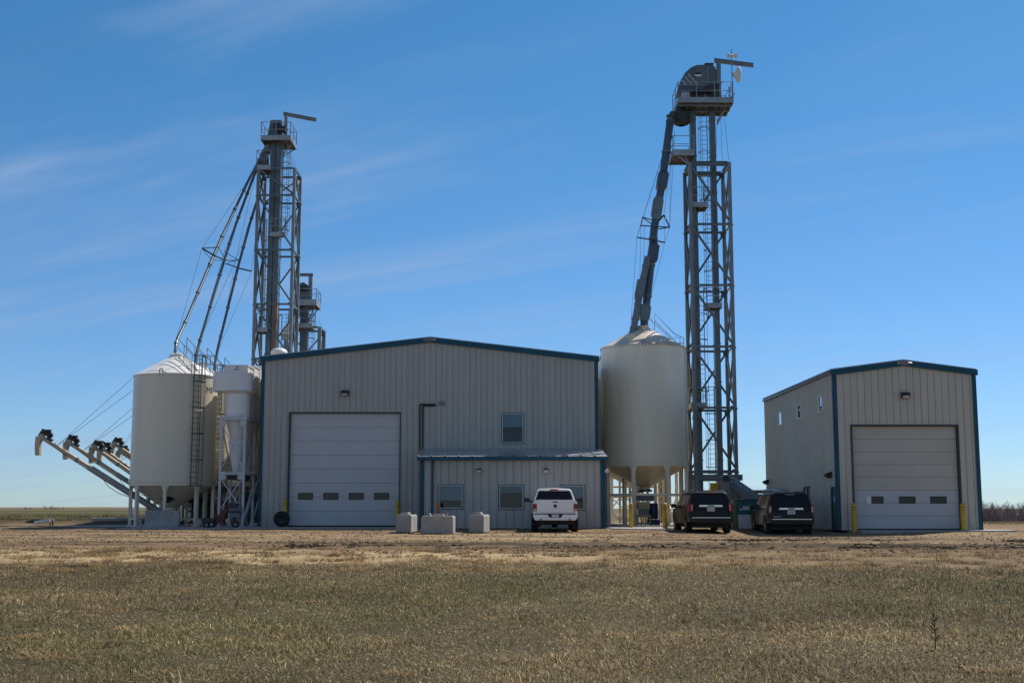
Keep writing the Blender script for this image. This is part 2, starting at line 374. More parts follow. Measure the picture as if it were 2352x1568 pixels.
def fast_mesh(me, co, faces, n):
    me.vertices.add(len(co)); me.vertices.foreach_set('co', co.astype(np.float32).ravel())
    me.loops.add(faces.size); me.loops.foreach_set('vertex_index', faces.astype(np.int32).ravel())
    me.polygons.add(len(faces)); me.polygons.foreach_set('loop_start', np.arange(0, faces.size, n, dtype=np.int32))
    me.update(calc_edges=True)
def point_colour(me, name, rgb):
    a = me.attributes.new(name, 'FLOAT_COLOR', 'POINT')
    a.data.foreach_set('color', np.concatenate([rgb, np.ones((len(rgb), 1))], 1).astype(np.float32).ravel())
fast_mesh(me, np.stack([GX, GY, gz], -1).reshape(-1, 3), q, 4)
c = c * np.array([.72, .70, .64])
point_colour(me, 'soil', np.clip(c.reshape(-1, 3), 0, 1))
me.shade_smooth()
ground = bpy.data.objects.new('ground', me); COL.objects.link(ground); struct(ground)
m, n, l, b = nmat('dirt_gravel_and_turf')
at_ = n.new('ShaderNodeAttribute'); at_.attribute_name = 'soil'
g = n.new('ShaderNodeNewGeometry')
def gn(scale, detail, rough=.6):
    z = n.new('ShaderNodeTexNoise'); z.inputs['Scale'].default_value = scale; z.inputs['Detail'].default_value = detail
    z.inputs['Roughness'].default_value = rough; l.new(g.outputs['Position'], z.inputs['Vector']); return z.outputs['Fac']
def mrange(v, a, b_, c_, d_):
    z = n.new('ShaderNodeMapRange'); z.inputs[1].default_value = a; z.inputs[2].default_value = b_; z.inputs[3].default_value = c_; z.inputs[4].default_value = d_
    l.new(v, z.inputs[0]); return z.outputs[0]
def mul(a, b_):
    z = n.new('ShaderNodeMath'); z.operation = 'MULTIPLY'; l.new(a, z.inputs[0]); l.new(b_, z.inputs[1]); return z.outputs[0]
mpz = n.new('ShaderNodeMapping'); mpz.inputs['Scale'].default_value = (.32, .85, 1); l.new(g.outputs['Position'], mpz.inputs[0])
strk = n.new('ShaderNodeTexNoise'); strk.inputs['Scale'].default_value = 1.0; strk.inputs['Detail'].default_value = 9; strk.inputs['Roughness'].default_value = .78; l.new(mpz.outputs[0], strk.inputs['Vector'])
k = mul(mrange(strk.outputs['Fac'], .36, .64, .58, 1.40), mrange(gn(14, 6, .75), .3, .7, .62, 1.36))
hs = n.new('ShaderNodeVectorMath'); hs.operation = 'SCALE'; l.new(at_.outputs['Color'], hs.inputs[0]); l.new(k, hs.inputs['Scale'])
l.new(hs.outputs[0], b.inputs['Base Color']); b.inputs['Roughness'].default_value = .95; b.inputs['Specular IOR Level'].default_value = .15
bu = n.new('ShaderNodeBump'); bu.inputs['Strength'].default_value = .8; bu.inputs['Distance'].default_value = .09
l.new(gn(7, 8, .75), bu.inputs['Height']); l.new(bu.outputs[0], b.inputs['Normal'])
me.materials.append(m)

# ------------------------------------------------------------------ grass: many thousand separate blades
def rng(seed): return np.random.default_rng(seed)
def blades(x, y, L, wd, lean, az, bend, rgb, name, label):
    N = len(x); z = ground_z(x, y) - .01 + .03 * (fbm(x * 1.1, y * 1.1, 13) - .4)
    dx, dy = np.cos(az), np.sin(az); px, py = -dy, dx
    def pt(t, w):
        a = lean + bend * t; h = L * t * np.cos(a * (.6 + .4 * t)); o = L * t * np.sin(a * (.6 + .4 * t))
        return x + dx * o, y + dy * o, z + h
    co = np.zeros((N, 5, 3))
    for j, (t, w) in enumerate(((0, 1), (.55, .8))):
        X, Y, Z = pt(t, w)
        for s_, q_ in ((-1, 0), (1, 1)):
            co[:, j * 2 + q_, 0] = X + s_ * px * wd * w / 2; co[:, j * 2 + q_, 1] = Y + s_ * py * wd * w / 2; co[:, j * 2 + q_, 2] = Z
    X, Y, Z = pt(1.0, 0); co[:, 4] = np.stack([X, Y, Z], -1)
    me = bpy.data.meshes.new(name); base = np.arange(N)[:, None] * 5
    tri = np.concatenate([base + np.array([[0, 1, 3]]), base + np.array([[0, 3, 2]]), base + np.array([[2, 3, 4]])], 0)
    fast_mesh(me, co.reshape(-1, 3), tri, 3)
    point_colour(me, 'blade', np.repeat(rgb, 5, 0))
    o = bpy.data.objects.new(name, me); COL.objects.link(o); me.materials.append(M['blade']); struct(o, 'stuff'); o['label'] = label
    return o
m, n, l, b = nmat('dry_grass_blades')
a_ = n.new('ShaderNodeAttribute'); a_.attribute_name = 'blade'
b.inputs['Roughness'].default_value = .7; b.inputs['Specular IOR Level'].default_value = .25; l.new(a_.outputs['Color'], b.inputs['Base Color'])
tl = n.new('ShaderNodeBsdfTranslucent'); l.new(a_.outputs['Color'], tl.inputs[0])
ms = n.new('ShaderNodeMixShader'); ms.inputs[0].default_value = .3; l.new(b.outputs[0], ms.inputs[1]); l.new(tl.outputs[0], ms.inputs[2])
l.new(ms.outputs[0], n['Material Output'].inputs['Surface']); M['blade'] = m
def colours(x, y, r):
    N = len(x)
    tan_ = np.array([.29, .235, .155]); grey = np.array([.20, .17, .12]); straw = np.array([.60, .52, .39]); green = np.array([.125, .135, .055]); red = np.array([.20, .14, .085])
    u = r.random(N)
    c = np.where((u < .42)[:, None], tan_, np.where((u < .84)[:, None], grey, np.where((u < .92)[:, None], straw, red)))
    gp = sstep(fbm(x * .30 + 3, y * .13, 71), .42, .70) * (1 - .8 * sstep(y, 25, 30))
    isg = r.random(N) < .14 + gp * .45
    tone = fbm(x * .11 + 9, y * .16, 78); c = c * (.82 + .55 * sstep(tone, .35, .68))[:, None]; c = np.where(isg[:, None], green * (.7 + .7 * r.random(N))[:, None], c)
    return c * np.array([1.02, .93, .72]) * (.6 + .8 * r.random(N))[:, None] * (.70 + .6 * fbm(x * .7, y * .45, 72))[:, None]
r = rng(7); N = 760000
y = 9.2 + (35.5 - 9.2) * r.random(N) ** 1.1; x = (r.random(N) * 2 - 1) * (.47 * y + 2)
ed = 31.2 + 3.2 * (fbm(x * .20, x * 0, 11) - .5) * 2 - 1.4 * sstep(x, 6, 14) + 2.2 * (fbm(x * .9, y * .5, 14) - .5)
patch = fbm(x * 1.3, y * .8, 73)
keep = (r.random(N) < (1 - sstep(y, ed - 1.2, ed + .5))) & (r.random(N) < .8 + .3 * sstep(patch, .3, .62))
x, y, patch = x[keep], y[keep], patch[keep]; N = len(x)
L = (.03 + .065 * r.random(N)) * (.7 + .8 * sstep(patch, .35, .75)) * (1 + .6 * sstep(fbm(x * .25, y * .3, 74), .55, .8)) * (1 + .55 * sstep(x / y, .12, .40) * sstep(fbm(x * .8, y * .7, 75), .35, .65)) * (1 + .9 * (r.random(N) > .985))
blades(x, y, L, (.0042 + .00042 * y) * (.7 + .6 * r.random(N)), r.random(N) ** .6 * 1.15, r.random(N) * 6.283, r.random(N) * .9, colours(x, y, r), 'grass', 'short dry grass with green patches in front of the road')
# taller bunches along the shoulder and thinly over the turf
xs_, ys_, Ls, ws, ln, az, cs = [], [], [], [], [], [], []
r = rng(19)
for k in range(980):
    cy = 28.5 + 8.0 * r.random() ** 1.2 if k < 740 else 10 + 20 * r.random(); cx = (r.random() * 2 - 1) * (.46 * cy + 1)
    if k < 740 and cx > 6 and r.random() < .25: continue
    nb = int(r.integers(30, 90)); rad = .12 + .26 * r.random(); hh = (.08 + .12 * r.random()) * (1.15 if k < 740 else .8)
    a = r.random(nb) * 6.283; rr = rad * np.sqrt(r.random(nb))
    xs_.append(cx + rr * np.cos(a) * 1.5); ys_.append(cy + rr * np.sin(a)); Ls.append(hh * (.5 + .7 * r.random(nb)))
    ws.append(np.full(nb, .012 + .006 * r.random())); ln.append(.15 + .8 * r.random(nb)); az.append(a + r.normal(0, .5, nb))
    tone = [np.array([.20, .15, .085]), np.array([.30, .225, .125]), np.array([.15, .115, .07]), np.array([.34, .25, .13])][int(r.integers(0, 4))]
    cs.append(tone[None] * np.array([1.0, .92, .82]) * (.7 + .6 * r.random((nb, 1))))
cat = np.concatenate
blades(cat(xs_), cat(ys_), cat(Ls), cat(ws), cat(ln), cat(az), .7 + 0 * cat(ln), cat(cs), 'dry_grass_bunches', 'brown bunches of dry grass along the sandy road shoulder')

r = rng(31); N = 60000
y = 83 + 90 * r.random(N) ** 1.6; x = -(r.random(N) * .52 * y + 14 + 4 * r.random(N))
keep = fbm(x * .12, y * .06, 91) > .40
x, y = x[keep], y[keep]; N = len(x); tone = fbm(x * .09, y * .05, 92)
rgb = np.where((r.random(N) < sstep(tone, .38, .62))[:, None], np.array([.085, .078, .028]), np.array([.20, .155, .08])) * (.6 + .8 * r.random(N))[:, None]
blades(x, y, .12 + .22 * r.random(N), .035 + .03 * r.random(N), r.random(N) * .9, r.random(N) * 6.283, r.random(N) * .8, rgb, 'field_weeds', 'rough green brown weeds covering the field at far left')
r = rng(37); N = 16000
y = 76 + 110 * r.random(N) ** 1.4; x = .28 * y + r.random(N) * .30 * y
rgb = np.array([.21, .155, .085]) * (.6 + .8 * r.random(N))[:, None]
blades(x, y, .08 + .14 * r.random(N), .04 + .02 * r.random(N), r.random(N) * 1.0, r.random(N) * 6.283, r.random(N) * .8, rgb, 'field_stubble', 'tan stubble in the field right of the shed')

# clods thrown up along the ruts, and loose gravel: small broken lumps
def lumps(x, y, s, rgb, name, label, seed, flat=.7):
    r = rng(seed); N = len(x); base = np.array([[1, 0, 0], [0, 1, 0], [-1, 0, 0], [0, -1, 0], [0, 0, 1], [0, 0, -.6]], float)
    co = base[None] * (.6 + .8 * r.random((N, 6, 1))); a = r.random(N) * 6.283; ca, sa = np.cos(a)[:, None], np.sin(a)[:, None]
    X = co[..., 0] * ca - co[..., 1] * sa; Y = co[..., 0] * sa + co[..., 1] * ca
    P = np.stack([X * s[:, None] * (1 + .6 * r.random((N, 1))), Y * s[:, None], co[..., 2] * s[:, None] * flat], -1) + np.stack([x, y, ground_z(x, y)], -1)[:, None]
    P[..., 2] += .3 * s[:, None]
    tri = np.array([[0, 1, 4], [1, 2, 4], [2, 3, 4], [3, 0, 4], [1, 0, 5], [2, 1, 5], [3, 2, 5], [0, 3, 5]])
    me = bpy.data.meshes.new(name); fast_mesh(me, P.reshape(-1, 3), ((np.arange(N) * 6)[:, None, None] + tri[None]).reshape(-1, 3), 3)
    point_colour(me, 'soil', np.repeat(rgb, 6, 0)); o = bpy.data.objects.new(name, me); COL.objects.link(o); me.materials.append(bpy.data.materials['dirt_gravel_and_turf']); struct(o, 'stuff'); o['label'] = label
r = rng(51); cxs, cys, css = [], [], []
for (y0, s, xa, xb, n_, sz) in ((39.3, -.035, -5, 32, 2600, .075), (38.0, -.05, -7, 17, 2200, .07), (36.9, -.06, -3, 22, 1500, .06), (40.6, -.02, -9, 9, 700, .05), (44.0, -.06, 6, 40, 2000, .075), (45.6, -.05, 9, 40, 900, .05), (47.5, .01, -40, 14, 500, .035), (41.8, .02, -40, 3, 700, .04), (43.4, .03, -40, -2, 600, .035)):
    x = xa + (xb - xa) * r.random(n_); keep = fbm(x * .35, x * 0 + y0, 77) > .36 + .14 * r.random(n_); x = x[keep]; n_ = len(x)
    cxs.append(x); cys.append(y0 + s * x + r.normal(0, .55, n_)); css.append(sz * (.25 + .9 * r.random(n_) ** 2))
x, y, s = np.concatenate(cxs), np.concatenate(cys), np.concatenate(css)
lumps(x, y, s, np.array([.085, .06, .04]) * (.5 + .9 * r.random((len(x), 1))), 'soil_clods', 'dark clods of soil churned up along the wheel ruts', 52)
N = 16000; y = 33 + 26 * r.random(N); x = (r.random(N) * 2 - 1) * (.45 * y + 1)
lumps(x, y, .012 + .03 * r.random(N) ** 3, np.array([.20, .15, .10]) * (.4 + 1.1 * r.random((N, 1))), 'gravel', 'loose gravel scattered over the dirt yard', 53)

# ------------------------------------------------------------------ bare trees
def bare_tree(mb, x, y, z, h, rnd, spread=.35, r0=.03, fork=3):
    def grow_(p, d, L, r, lev):
        q = p + d * L; mb.poly([p, q], [r, r * .6], 3, False)
        if lev == 0: return
        for i in range(rnd.randint(2, fork)):
            t = .35 + .65 * rnd.random(); e = (d + Vector((rnd.uniform(-1, 1), rnd.uniform(-1, 1), rnd.uniform(-.1, .6))) * spread * 1.5).normalized()
            grow_(p + d * (L * t), e, L * rnd.uniform(.45, .75), r * .6, lev - 1)
    grow_(Vector((x, y, z)), Vector((rnd.uniform(-.08, .08), rnd.uniform(-.08, .08), 1)).normalized(), h * .55, r0, 3)
rnd = random.Random(3)
mb = MB()
for i in range(620):
    y = 205 + 30 * rnd.random(); x = lerp(74, 112, rnd.random()) * y / 220
    bare_tree(mb, x, y, GZ(x, y) - .1, rnd.uniform(3.2, 4.4) * (.92 + .10 * math.sin(x * .5)), rnd, .34, .042, 4)
for i in range(1300):
    y = 204 + 6 * rnd.random(); x = lerp(74, 112, rnd.random()) * y / 220; z = GZ(x, y)
    for j in range(5): mb.poly([(x + rnd.uniform(-.3, .3), y, z - .1), (x + rnd.uniform(-.9, .9), y + rnd.uniform(-.5, .5), z + rnd.uniform(.8, 1.9))], [.03, .012], 3, False)
struct(mb.build('bare_thicket', 'twigs'), 'stuff')['label'] = 'far thicket of bare grey brown saplings beyond the field'
for i, (u, w, D, lab, nm) in enumerate(((111, 5.0, 620, 'widest bare bush on the far left horizon', 'bush'), (132, 3.6, 640, 'small bare bush right beside the widest one on the horizon', 'bush'), (62, 3.0, 700, 'faint bare bush alone near the left edge of the horizon', 'bush'))):
    mb = MB(); c = at(u, 1166, D)
    for k in range(14):
        bare_tree(mb, c.x + rnd.uniform(-w, w) * .9, D + rnd.uniform(-2, 2), GZ(c.x, D) - .3, w * rnd.uniform(.35, .62), rnd, .7, .05, 4)
    tag(mb.build(nm, 'twigs', loc=(c.x, D, GZ(c.x, D))), lab, 'bush', 'bushes on the far horizon')  # paler twig colour puts the distance haze into these bushes
# single dry weeds standing out of the turf
for (u, vt, vb, lab) in ((2148, 1405, 1478, 'tall dark dry weed stalk standing in the grass at the right'), (1597, 1360, 1390, 'thin dry weed stalk standing in the grass below the first black car')):
    D = {2148: 14.6, 1597: 19.0}[u]; p = at(u, vb, D); p.z = GZ(p.x, D) - .02; h = (vb - vt) / F * D + .04
    mb = MB(); mb.poly([p, p + Vector((.01, 0, h * .6)), p + Vector((-.01, .01, h))], [.008 if u > 2000 else .005, .005, .003], 5)
    for k in range(26 if u > 2000 else 7):
        t = .25 + .75 * rnd.random(); q_ = p + Vector((0, 0, h * t)); a = rnd.random() * 6.28; e = .05 * (1.15 - t) + .02
        mb.poly([q_, q_ + Vector((math.cos(a) * e, math.sin(a) * e, .05))], [.004, .006], 4)
    tag(mb.build('weed_stalk', 'stalk', loc=p), lab, 'weed', 'dry weeds in the grass')

# ------------------------------------------------------------------ poured slabs
def slab(name, pts, z1, z0=-.4):
    mb = MB(); n = len(pts)
    mb.add([(x, y, z1) for x, y in pts] + [(x, y, z0) for x, y in pts], [tuple(range(n))] + [(i, (i + 1) % n, (i + 1) % n + n, i + n) for i in range(n)])
    return struct(mb.build(name, 'slab', bevel=.015))
slab('concrete_apron', [(-19.5, 61.6), (-4.6, 61.6), (-4.6, 66.4), (-13.0, 66.4), (-13.0, 86), (-24, 86), (-24, 66), (-19.5, 66)], .10)
slab('concrete_pad', [(4.95, 61.0), (7.6, 59.2), (7.9, 64.2), (11, 64.2), (11, 83), (4.95, 83)], .09)
slab('concrete_doorstep', [(15.9, 56.7), (22.9, 56.7), (23.3, 59.0), (22.0, 60), (22.0, 75), (15.6, 75), (15.6, 58)], .07)
# ------------------------------------------------------------------ ribbed metal walls
def interp_profile(s, pitch, rib):
    s = s % pitch
    return float(np.interp(s, [0, .004, .008, .014, .018, .034, .070, .100, pitch * .6, pitch * .6 + .012, pitch * .6 + .024, pitch], [0, 0, -.022, -.022, 0, rib, rib, 0, 0, rib * .2, 0, 0]))
def ribbed(mb, axis, c, a0, a1, zb, zt, holes, out, pitch=.305, rib=.042, off=0.0):
    'wall along X (axis x) or Y; holes = (a0, a1, z0, z1); zt = function of a'
    bp = set([a0, a1]); k = math.floor((a0 - off) / pitch) - 1
    while off + k * pitch < a1:
        for e in (.004, .008, .014, .018, .034, .070, .100, pitch * .6, pitch * .6 + .012, pitch * .6 + .024):
            a = off + k * pitch + e
            if a0 < a < a1: bp.add(a)
        k += 1
    for h in holes: bp.update(v for v in h[:2] if a0 < v < a1)
    bp = sorted(bp)
    def P(a, z):
        d = out * interp_profile(a - off, pitch, rib)
        return (a, c + d, z) if axis == 'x' else (c + d, a, z)
    for p, q in zip(bp[:-1], bp[1:]):
        if q - p < 1e-5: continue
        mid = (p + q) / 2
        cuts = sorted((h[2], h[3]) for h in holes if h[0] < mid < h[1])
        z = zb
        for (h0, h1) in cuts:
            if h0 > z + 1e-4: mb.quad(P(p, z), P(q, z), P(q, h0), P(p, h0))
            z = max(z, h1)
        mb.quad(P(p, z), P(q, z), P(q, zt(q)), P(p, zt(p)))
def ring_frame(mb, x0, x1, z0, z1, w, y0, y1):
    mb.box(x0 - w, x0, y0, y1, z0 - w, z1 + w); mb.box(x1, x1 + w, y0, y1, z0 - w, z1 + w)
    mb.box(x0, x1, y0, y1, z1, z1 + w); mb.box(x0, x1, y0, y1, z0 - w, z0)
def window_front(root, x0, x1, z0, z1, y, blind=None, pane='pane', sill=False, room=True):
    'white frame > pane, blind and the lit-from-outside room behind, in a wall facing the camera at depth y'
    mb = MB(); ring_frame(mb, x0, x1, z0, z1, .055, y - .05, y + .09)
    f = mb.build('window_frame', 'winframe', root, bevel=.006)
    mb = MB(); ring_frame(mb, x0 - .058, x1 + .058, z0 - .058, z1 + .058, .03, y - .045, y + .05); mb.build('window_trim', 'trim', f)
    MB().quad((x0, y + .02, z0), (x1, y + .02, z0), (x1, y + .02, z1), (x0, y + .02, z1)).build('pane', pane, f)
    if blind: MB().box(x0 + .01, x1 - .01, y + .07, y + .078, lerp(z1, z0, blind), z1 - .005).build('blind', 'blind', f)
    return f
def sectional_door(root, x0, x1, z0, z1, y, nsec, wins, wh, sec_mats, gap=.012):
    'overhead door of stacked sections with a row of small panes; wins = (x0, x1), wh = (z0, z1)'
    mb = MB(); hs = (z1 - z0) / nsec; d = None
    parts = {}
    for i in range(nsec):
        a, b_ = z0 + i * hs + (0 if i == 0 else gap / 2), z0 + (i + 1) * hs - gap / 2
        mt = sec_mats[i]; mb = parts.setdefault(mt, MB())
        w0, w1_ = max(a, wh[0]), min(b_, wh[1])
        if w1_ > w0 + .02:
            xs2 = [x0] + [v for w in wins for v in w] + [x1]
            if w0 > a + 1e-4: mb.box(x0, x1, y, y + .05, a, w0)
            if w1_ < b_ - 1e-4: mb.box(x0, x1, y, y + .05, w1_, b_)
            for k in range(0, len(xs2), 2): mb.box(xs2[k], xs2[k + 1], y, y + .05, w0, w1_)
        else:
            # shallow pressed ribs on each section
            mb.box(x0, x1, y, y + .05, a, b_)
            for t in (.33, .67):
                zz_ = lerp(a, b_, t); mb.box(x0 + .02, x1 - .02, y - .0035, y, zz_ - .012, zz_ + .012)
    first = True
    for mt, mb in parts.items():
        o = mb.build('overhead_door' if first else 'upper_sections', mt, root if first else d)
        if first: d = o; first = False
    for (a, b_) in wins:
        mb = MB(); ring_frame(mb, a + .03, b_ - .03, wh[0] + .03, wh[1] - .03, .03, y - .012, y + .02); mb.build('pane_rim', 'darksteel', d)
        MB().quad((a + .03, y + .01, wh[0] + .03), (b_ - .03, y + .01, wh[0] + .03), (b_ - .03, y + .01, wh[1] - .03), (a + .03, y + .01, wh[1] - .03)).build('pane', 'paned', d)
    MB().box(x0, x1, y + .003, y + .047, z0 - .05, z0 - .002).build('bottom_seal', 'dark', d)
    return d
def gable_building(name, label, xl, xr, yf, yb, z0, ze, zr, siding, holes_f, holes_l, trim_h, over=.12, pitch=.305):
    root = thing(name, label, 'building', ((xl + xr) / 2, yf, z0)); xm = (xl + xr) / 2
    top = lambda x: ze + (zr - ze) * (1 - abs(x - xm) / (xr - xl) * 2)
    mb = MB(); ribbed(mb, 'x', yf, xl, xr, z0, top, holes_f, -1, pitch, off=xl + .1)
    mb.build('front_wall', siding, root)
    mb = MB(); ribbed(mb, 'y', xl, yf, yb, z0, lambda a: ze, holes_l, -1, pitch); mb.build('left_wall', siding, root)
    mb = MB(); ribbed(mb, 'y', xr, yf, yb, z0, lambda a: ze, [], 1, pitch); mb.build('right_wall', siding, root)
    mb = MB(); ribbed(mb, 'x', yb, xl, xr, z0, top, [], 1, pitch); mb.build('back_wall', siding, root)
    # roof: ribbed sheets on both slopes
    mb = MB(); yo0, yo1 = yf - over, yb + over
    sl = (zr - ze) / (xm - xl)
    k = 0; yy = yo0
    brk = [yo0]
    while yy < yo1:
        for e, hh in ((.10, 0), (.13, .035), (.17, .035), (.20, 0), (.40, 0)):
            pass
        yy += .4; brk.append(min(yy, yo1))
    for side in (-1, 1):
        xe = xl - over if side < 0 else xr + over
        zee = ze - sl * over + .06
        for a, b_ in zip(brk[:-1], brk[1:]):
            seq = [(a, 0), (a + (b_ - a) * .3, 0), (a + (b_ - a) * .36, .075), (a + (b_ - a) * .5, .075), (a + (b_ - a) * .56, 0), (b_, 0)]
            for (p, h0), (q_, h1) in zip(seq[:-1], seq[1:]):
                mb.quad((xe, p, zee + h0), (xe, q_, zee + h1), (xm, q_, zr + .06 + h1), (xm, p, zr + .06 + h0))
    roof = mb.build('roof', 'roofm', root)
    # rake trim on the front gable, corner trims, base trim
    mb = MB()
    for side in (-1, 1):
        xe = xl - over if side < 0 else xr + over
        p0 = Vector((xe, yf - over - .02, ze - sl * over + .07 - trim_h / 2)); p1 = Vector((xm, yf - over - .02, zr + .07 - trim_h / 2))
        poly = [(xe, p0.z - trim_h / 2), (xm, p1.z - trim_h / 2), (xm, p1.z + trim_h / 2), (xe, p0.z + trim_h / 2)]
        mb.prism(poly, yf - over - .04, yf - .035)
    mb.build('rake_trim', 'trim', root)
    mb = MB(); mb.cbox((xm, yf - over - .06, zr + .07 - trim_h * .45), .40, .04, trim_h * .9)
    for t in (-1, 1): mb.tube((xm, yf - over - .085, zr + .07 - trim_h * .45), (xm + t * .34, yf - over - .085, zr + .02 - trim_h * .45), .05, 6)
    mb.build('ridge_cap', 'galvd', roof)
    for xc, sg in ((xl, 1), (xr, -1)):
        mb = MB()
        mb.box(min(xc - sg * .05, xc + sg * .13), max(xc - sg * .05, xc + sg * .13), yf - .055, yf - .034, z0, ze - .02)
        mb.box(min(xc - sg * .055, xc - sg * .034), max(xc - sg * .055, xc - sg * .034), yf - .055, yf + .17, z0, ze - .05)
        mb.build('corner_trim', 'trim', root)
    # dark floor inside
    MB().quad((xl + .05, yf + .1, z0 + .02), (xr - .05, yf + .1, z0 + .02), (xr - .05, yb - .1, z0 + .02), (xl + .05, yb - .1, z0 + .02)).build('floor', 'concrete', root)
    return root, top, roof

# ------------------------------------------------------------------ main shop with its lean-to office
YF = 66.0
xl, xr = AX(594, 1207, YF), AX(1374.5, 1207, YF)
z0 = .10; ze = AZ(822, YF); zr = AZ(778, YF)
dx0, dx1, dzt = AX(664, 1080, YF), AX(917, 1080, YF), AZ(949, YF)
wx0, wx1, wz1, wz0 = AX(1155, 985, YF), AX(1200, 985, YF), AZ(952, YF), AZ(1015, YF)
shop, shop_top, shop_roof = gable_building('metal_building', 'wide grey metal shop with blue trim and a low office lean-to in front', xl, xr, YF, YF + 24, z0, ze, zr, 'siding',
    [(dx0 - .07, dx1 + .07, z0, dzt + .07), (wx0 - .07, wx1 + .07, wz0 - .07, wz1 + .07)], [], .27)
mb = MB(); w = .11                                   # door jambs and head, set back
mb.box(dx0 - .07, dx0, YF - .05, YF + .22, z0, dzt + .07); mb.box(dx1, dx1 + .07, YF - .05, YF + .22, z0, dzt + .07); mb.box(dx0, dx1, YF - .05, YF + .22, dzt, dzt + .07)
mb.build('door_frame', 'darksteel', shop)
pw = [(AX(a, 1140, YF), AX(b_, 1140, YF)) for a, b_ in ((683, 718), (741.5, 776.5), (800, 835), (858, 893.5))]
sectional_door(shop, dx0 + .012, dx1 - .012, z0 + .07, dzt, YF + .15, 8, pw, (AZ(1147, YF), AZ(1131, YF)), ['door'] * 8)
window_front(shop, wx0, wx1, wz0, wz1, YF, blind=.45)
MB().box(wx0 - .6, wx1 + .6, YF + 1.6, YF + 1.65, wz0 - .6, wz1 + .6).build('room_partition', 'room', shop)
# lean-to
YA = 62.3
ax0, ax1 = AX(966, 1130, YA), AX(1387, 1130, YA); az0 = .05
aze = AZ(1049, YA); azw = AZ(1034, YF)
wins = [(1010, 1060, 1116, 1165), (1149, 1200, 1116.5, 1166), (1290, 1340, 1117, 1167)]
hol = [(AX(a, 1140, YA), AX(b_, 1140, YA), AZ(d_, YA), AZ(c_, YA)) for a, b_, c_, d_ in wins]
mb = MB(); ribbed(mb, 'x', YA, ax0, ax1, az0, lambda a: aze - .02, [(h[0] - .07, h[1] + .07, h[2] - .07, h[3] + .07) for h in hol], -1, .405, .034, ax0 + .16)
mb.build('office_wall', 'siding', shop)
slp = (azw - aze) / (YF - YA)
for xx, sg in ((ax0, -1), (ax1, 1)): mb = MB(); ribbed(mb, 'y', xx, YA, YF - .04, az0, lambda a: aze + (a - YA) * slp - .03, [], sg); mb.build('office_side_wall', 'siding', shop)
for h, bl in zip(hol, (.66, .30, .60)):
    window_front(shop, h[0], h[1], h[2], h[3], YA, blind=bl)
MB().box(ax0 + .1, ax1 - .1, YA + 2.4, YA + 2.46, az0, aze).build('room_partition', 'room', shop)
mb = MB(); yov = YA - .38
n_ = 14; st = (ax1 - ax0 + .36) / n_
for i in range(n_):
    a = ax0 - .18 + i * st; seq = [(a, 0), (a + .02, .05), (a + .07, .05), (a + .09, 0), (a + st * .5, 0), (a + st * .5 + .02, .012), (a + st * .5 + .04, 0), (a + st, 0)]
    for (p, h0), (q_, h1) in zip(seq[:-1], seq[1:]):
        mb.quad((p, yov, aze - slp * .38 + .06 + h0), (q_, yov, aze - slp * .38 + .06 + h1), (q_, YF - .05, azw + .06 + h1), (p, YF - .05, azw + .06 + h0))
mb.build('office_roof', 'roofm', shop)
mb = MB(); mb.box(ax0 - .18, ax1 + .18, yov - .012, yov + .10, aze - slp * .38 - .13, aze - slp * .38 + .055)
mb.box(ax0 - .05, ax0 + .17, YA - .055, YA - .036, az0, aze - .16); mb.box(ax1 - .17, ax1 + .05, YA - .055, YA - .036, az0, aze - .16)
mb.box(ax1 + .036, ax1 + .055, YA - .055, YA + .17, az0, aze - .16)
mb.build('office_trim', 'trim', shop)
dsx = AX(993, 1130, YA)                               # blue downspout
mb = MB(); mb.box(dsx - .055, dsx + .055, YA - .16, YA - .05, az0 + .1, aze - .17); mb.build('downspout', 'trim', shop, bevel=.01)
MB().box(ax0 - .1, ax1 + .1, YA - .012, YA + .02, az0 - .3, az0 + .03).build('foundation', 'darksteel', shop)
# roof side overhang soffit keeps the fascia dark
MB().quad((ax0 - .17, yov + .1, aze - slp * .38 - .05), (ax1 + .17, yov + .1, aze - slp * .38 - .05), (ax1 + .17, YA, aze - .03), (ax0 - .17, YA, aze - .03)).build('soffit', 'siding', shop)
# conduits on the upper wall
mb = MB(); yc = YF - .09
def pz(u, v): p = at(u, v, yc); return Vector((p.x, yc, p.z))
mb.poly([pz(964, 1033), pz(964, 930), pz(965.5, 928.5), pz(998, 928.5)], .045, 6); mb.poly([pz(971, 1033), pz(971, 933.5), pz(973, 931.5), pz(998, 931)], .045, 6)
mb.tube(pz(996, 929.5), pz(1001, 929.5), .06, 8)
mb.build('conduit', 'black', shop)
for u in (1011, 1019):
    mb = MB(); p = pz(u, 925); mb.cbox(p, .09, .1, .2); mb.tube(p + Vector((0, -.05, -.12)), p + Vector((0, -.1, -.05)), .05, 8); mb.build('wall_outlet', 'galvd', shop, bevel=.01)
for u, v in ((1066, 1154),):
    pass
for u, v in ((982, 1175), (1357, 1178), (987, 1076)):
    p = at(u, v, YA - .07); mb = MB(); mb.cbox(p, .10 if v > 1100 else .06, .06, .14 if v > 1100 else .06); mb.tube(p + Vector((0, -.02, 0)), p + Vector((0, -.07, 0)), .03, 8); mb.build('outlet_box', 'galvl', shop, bevel=.01)

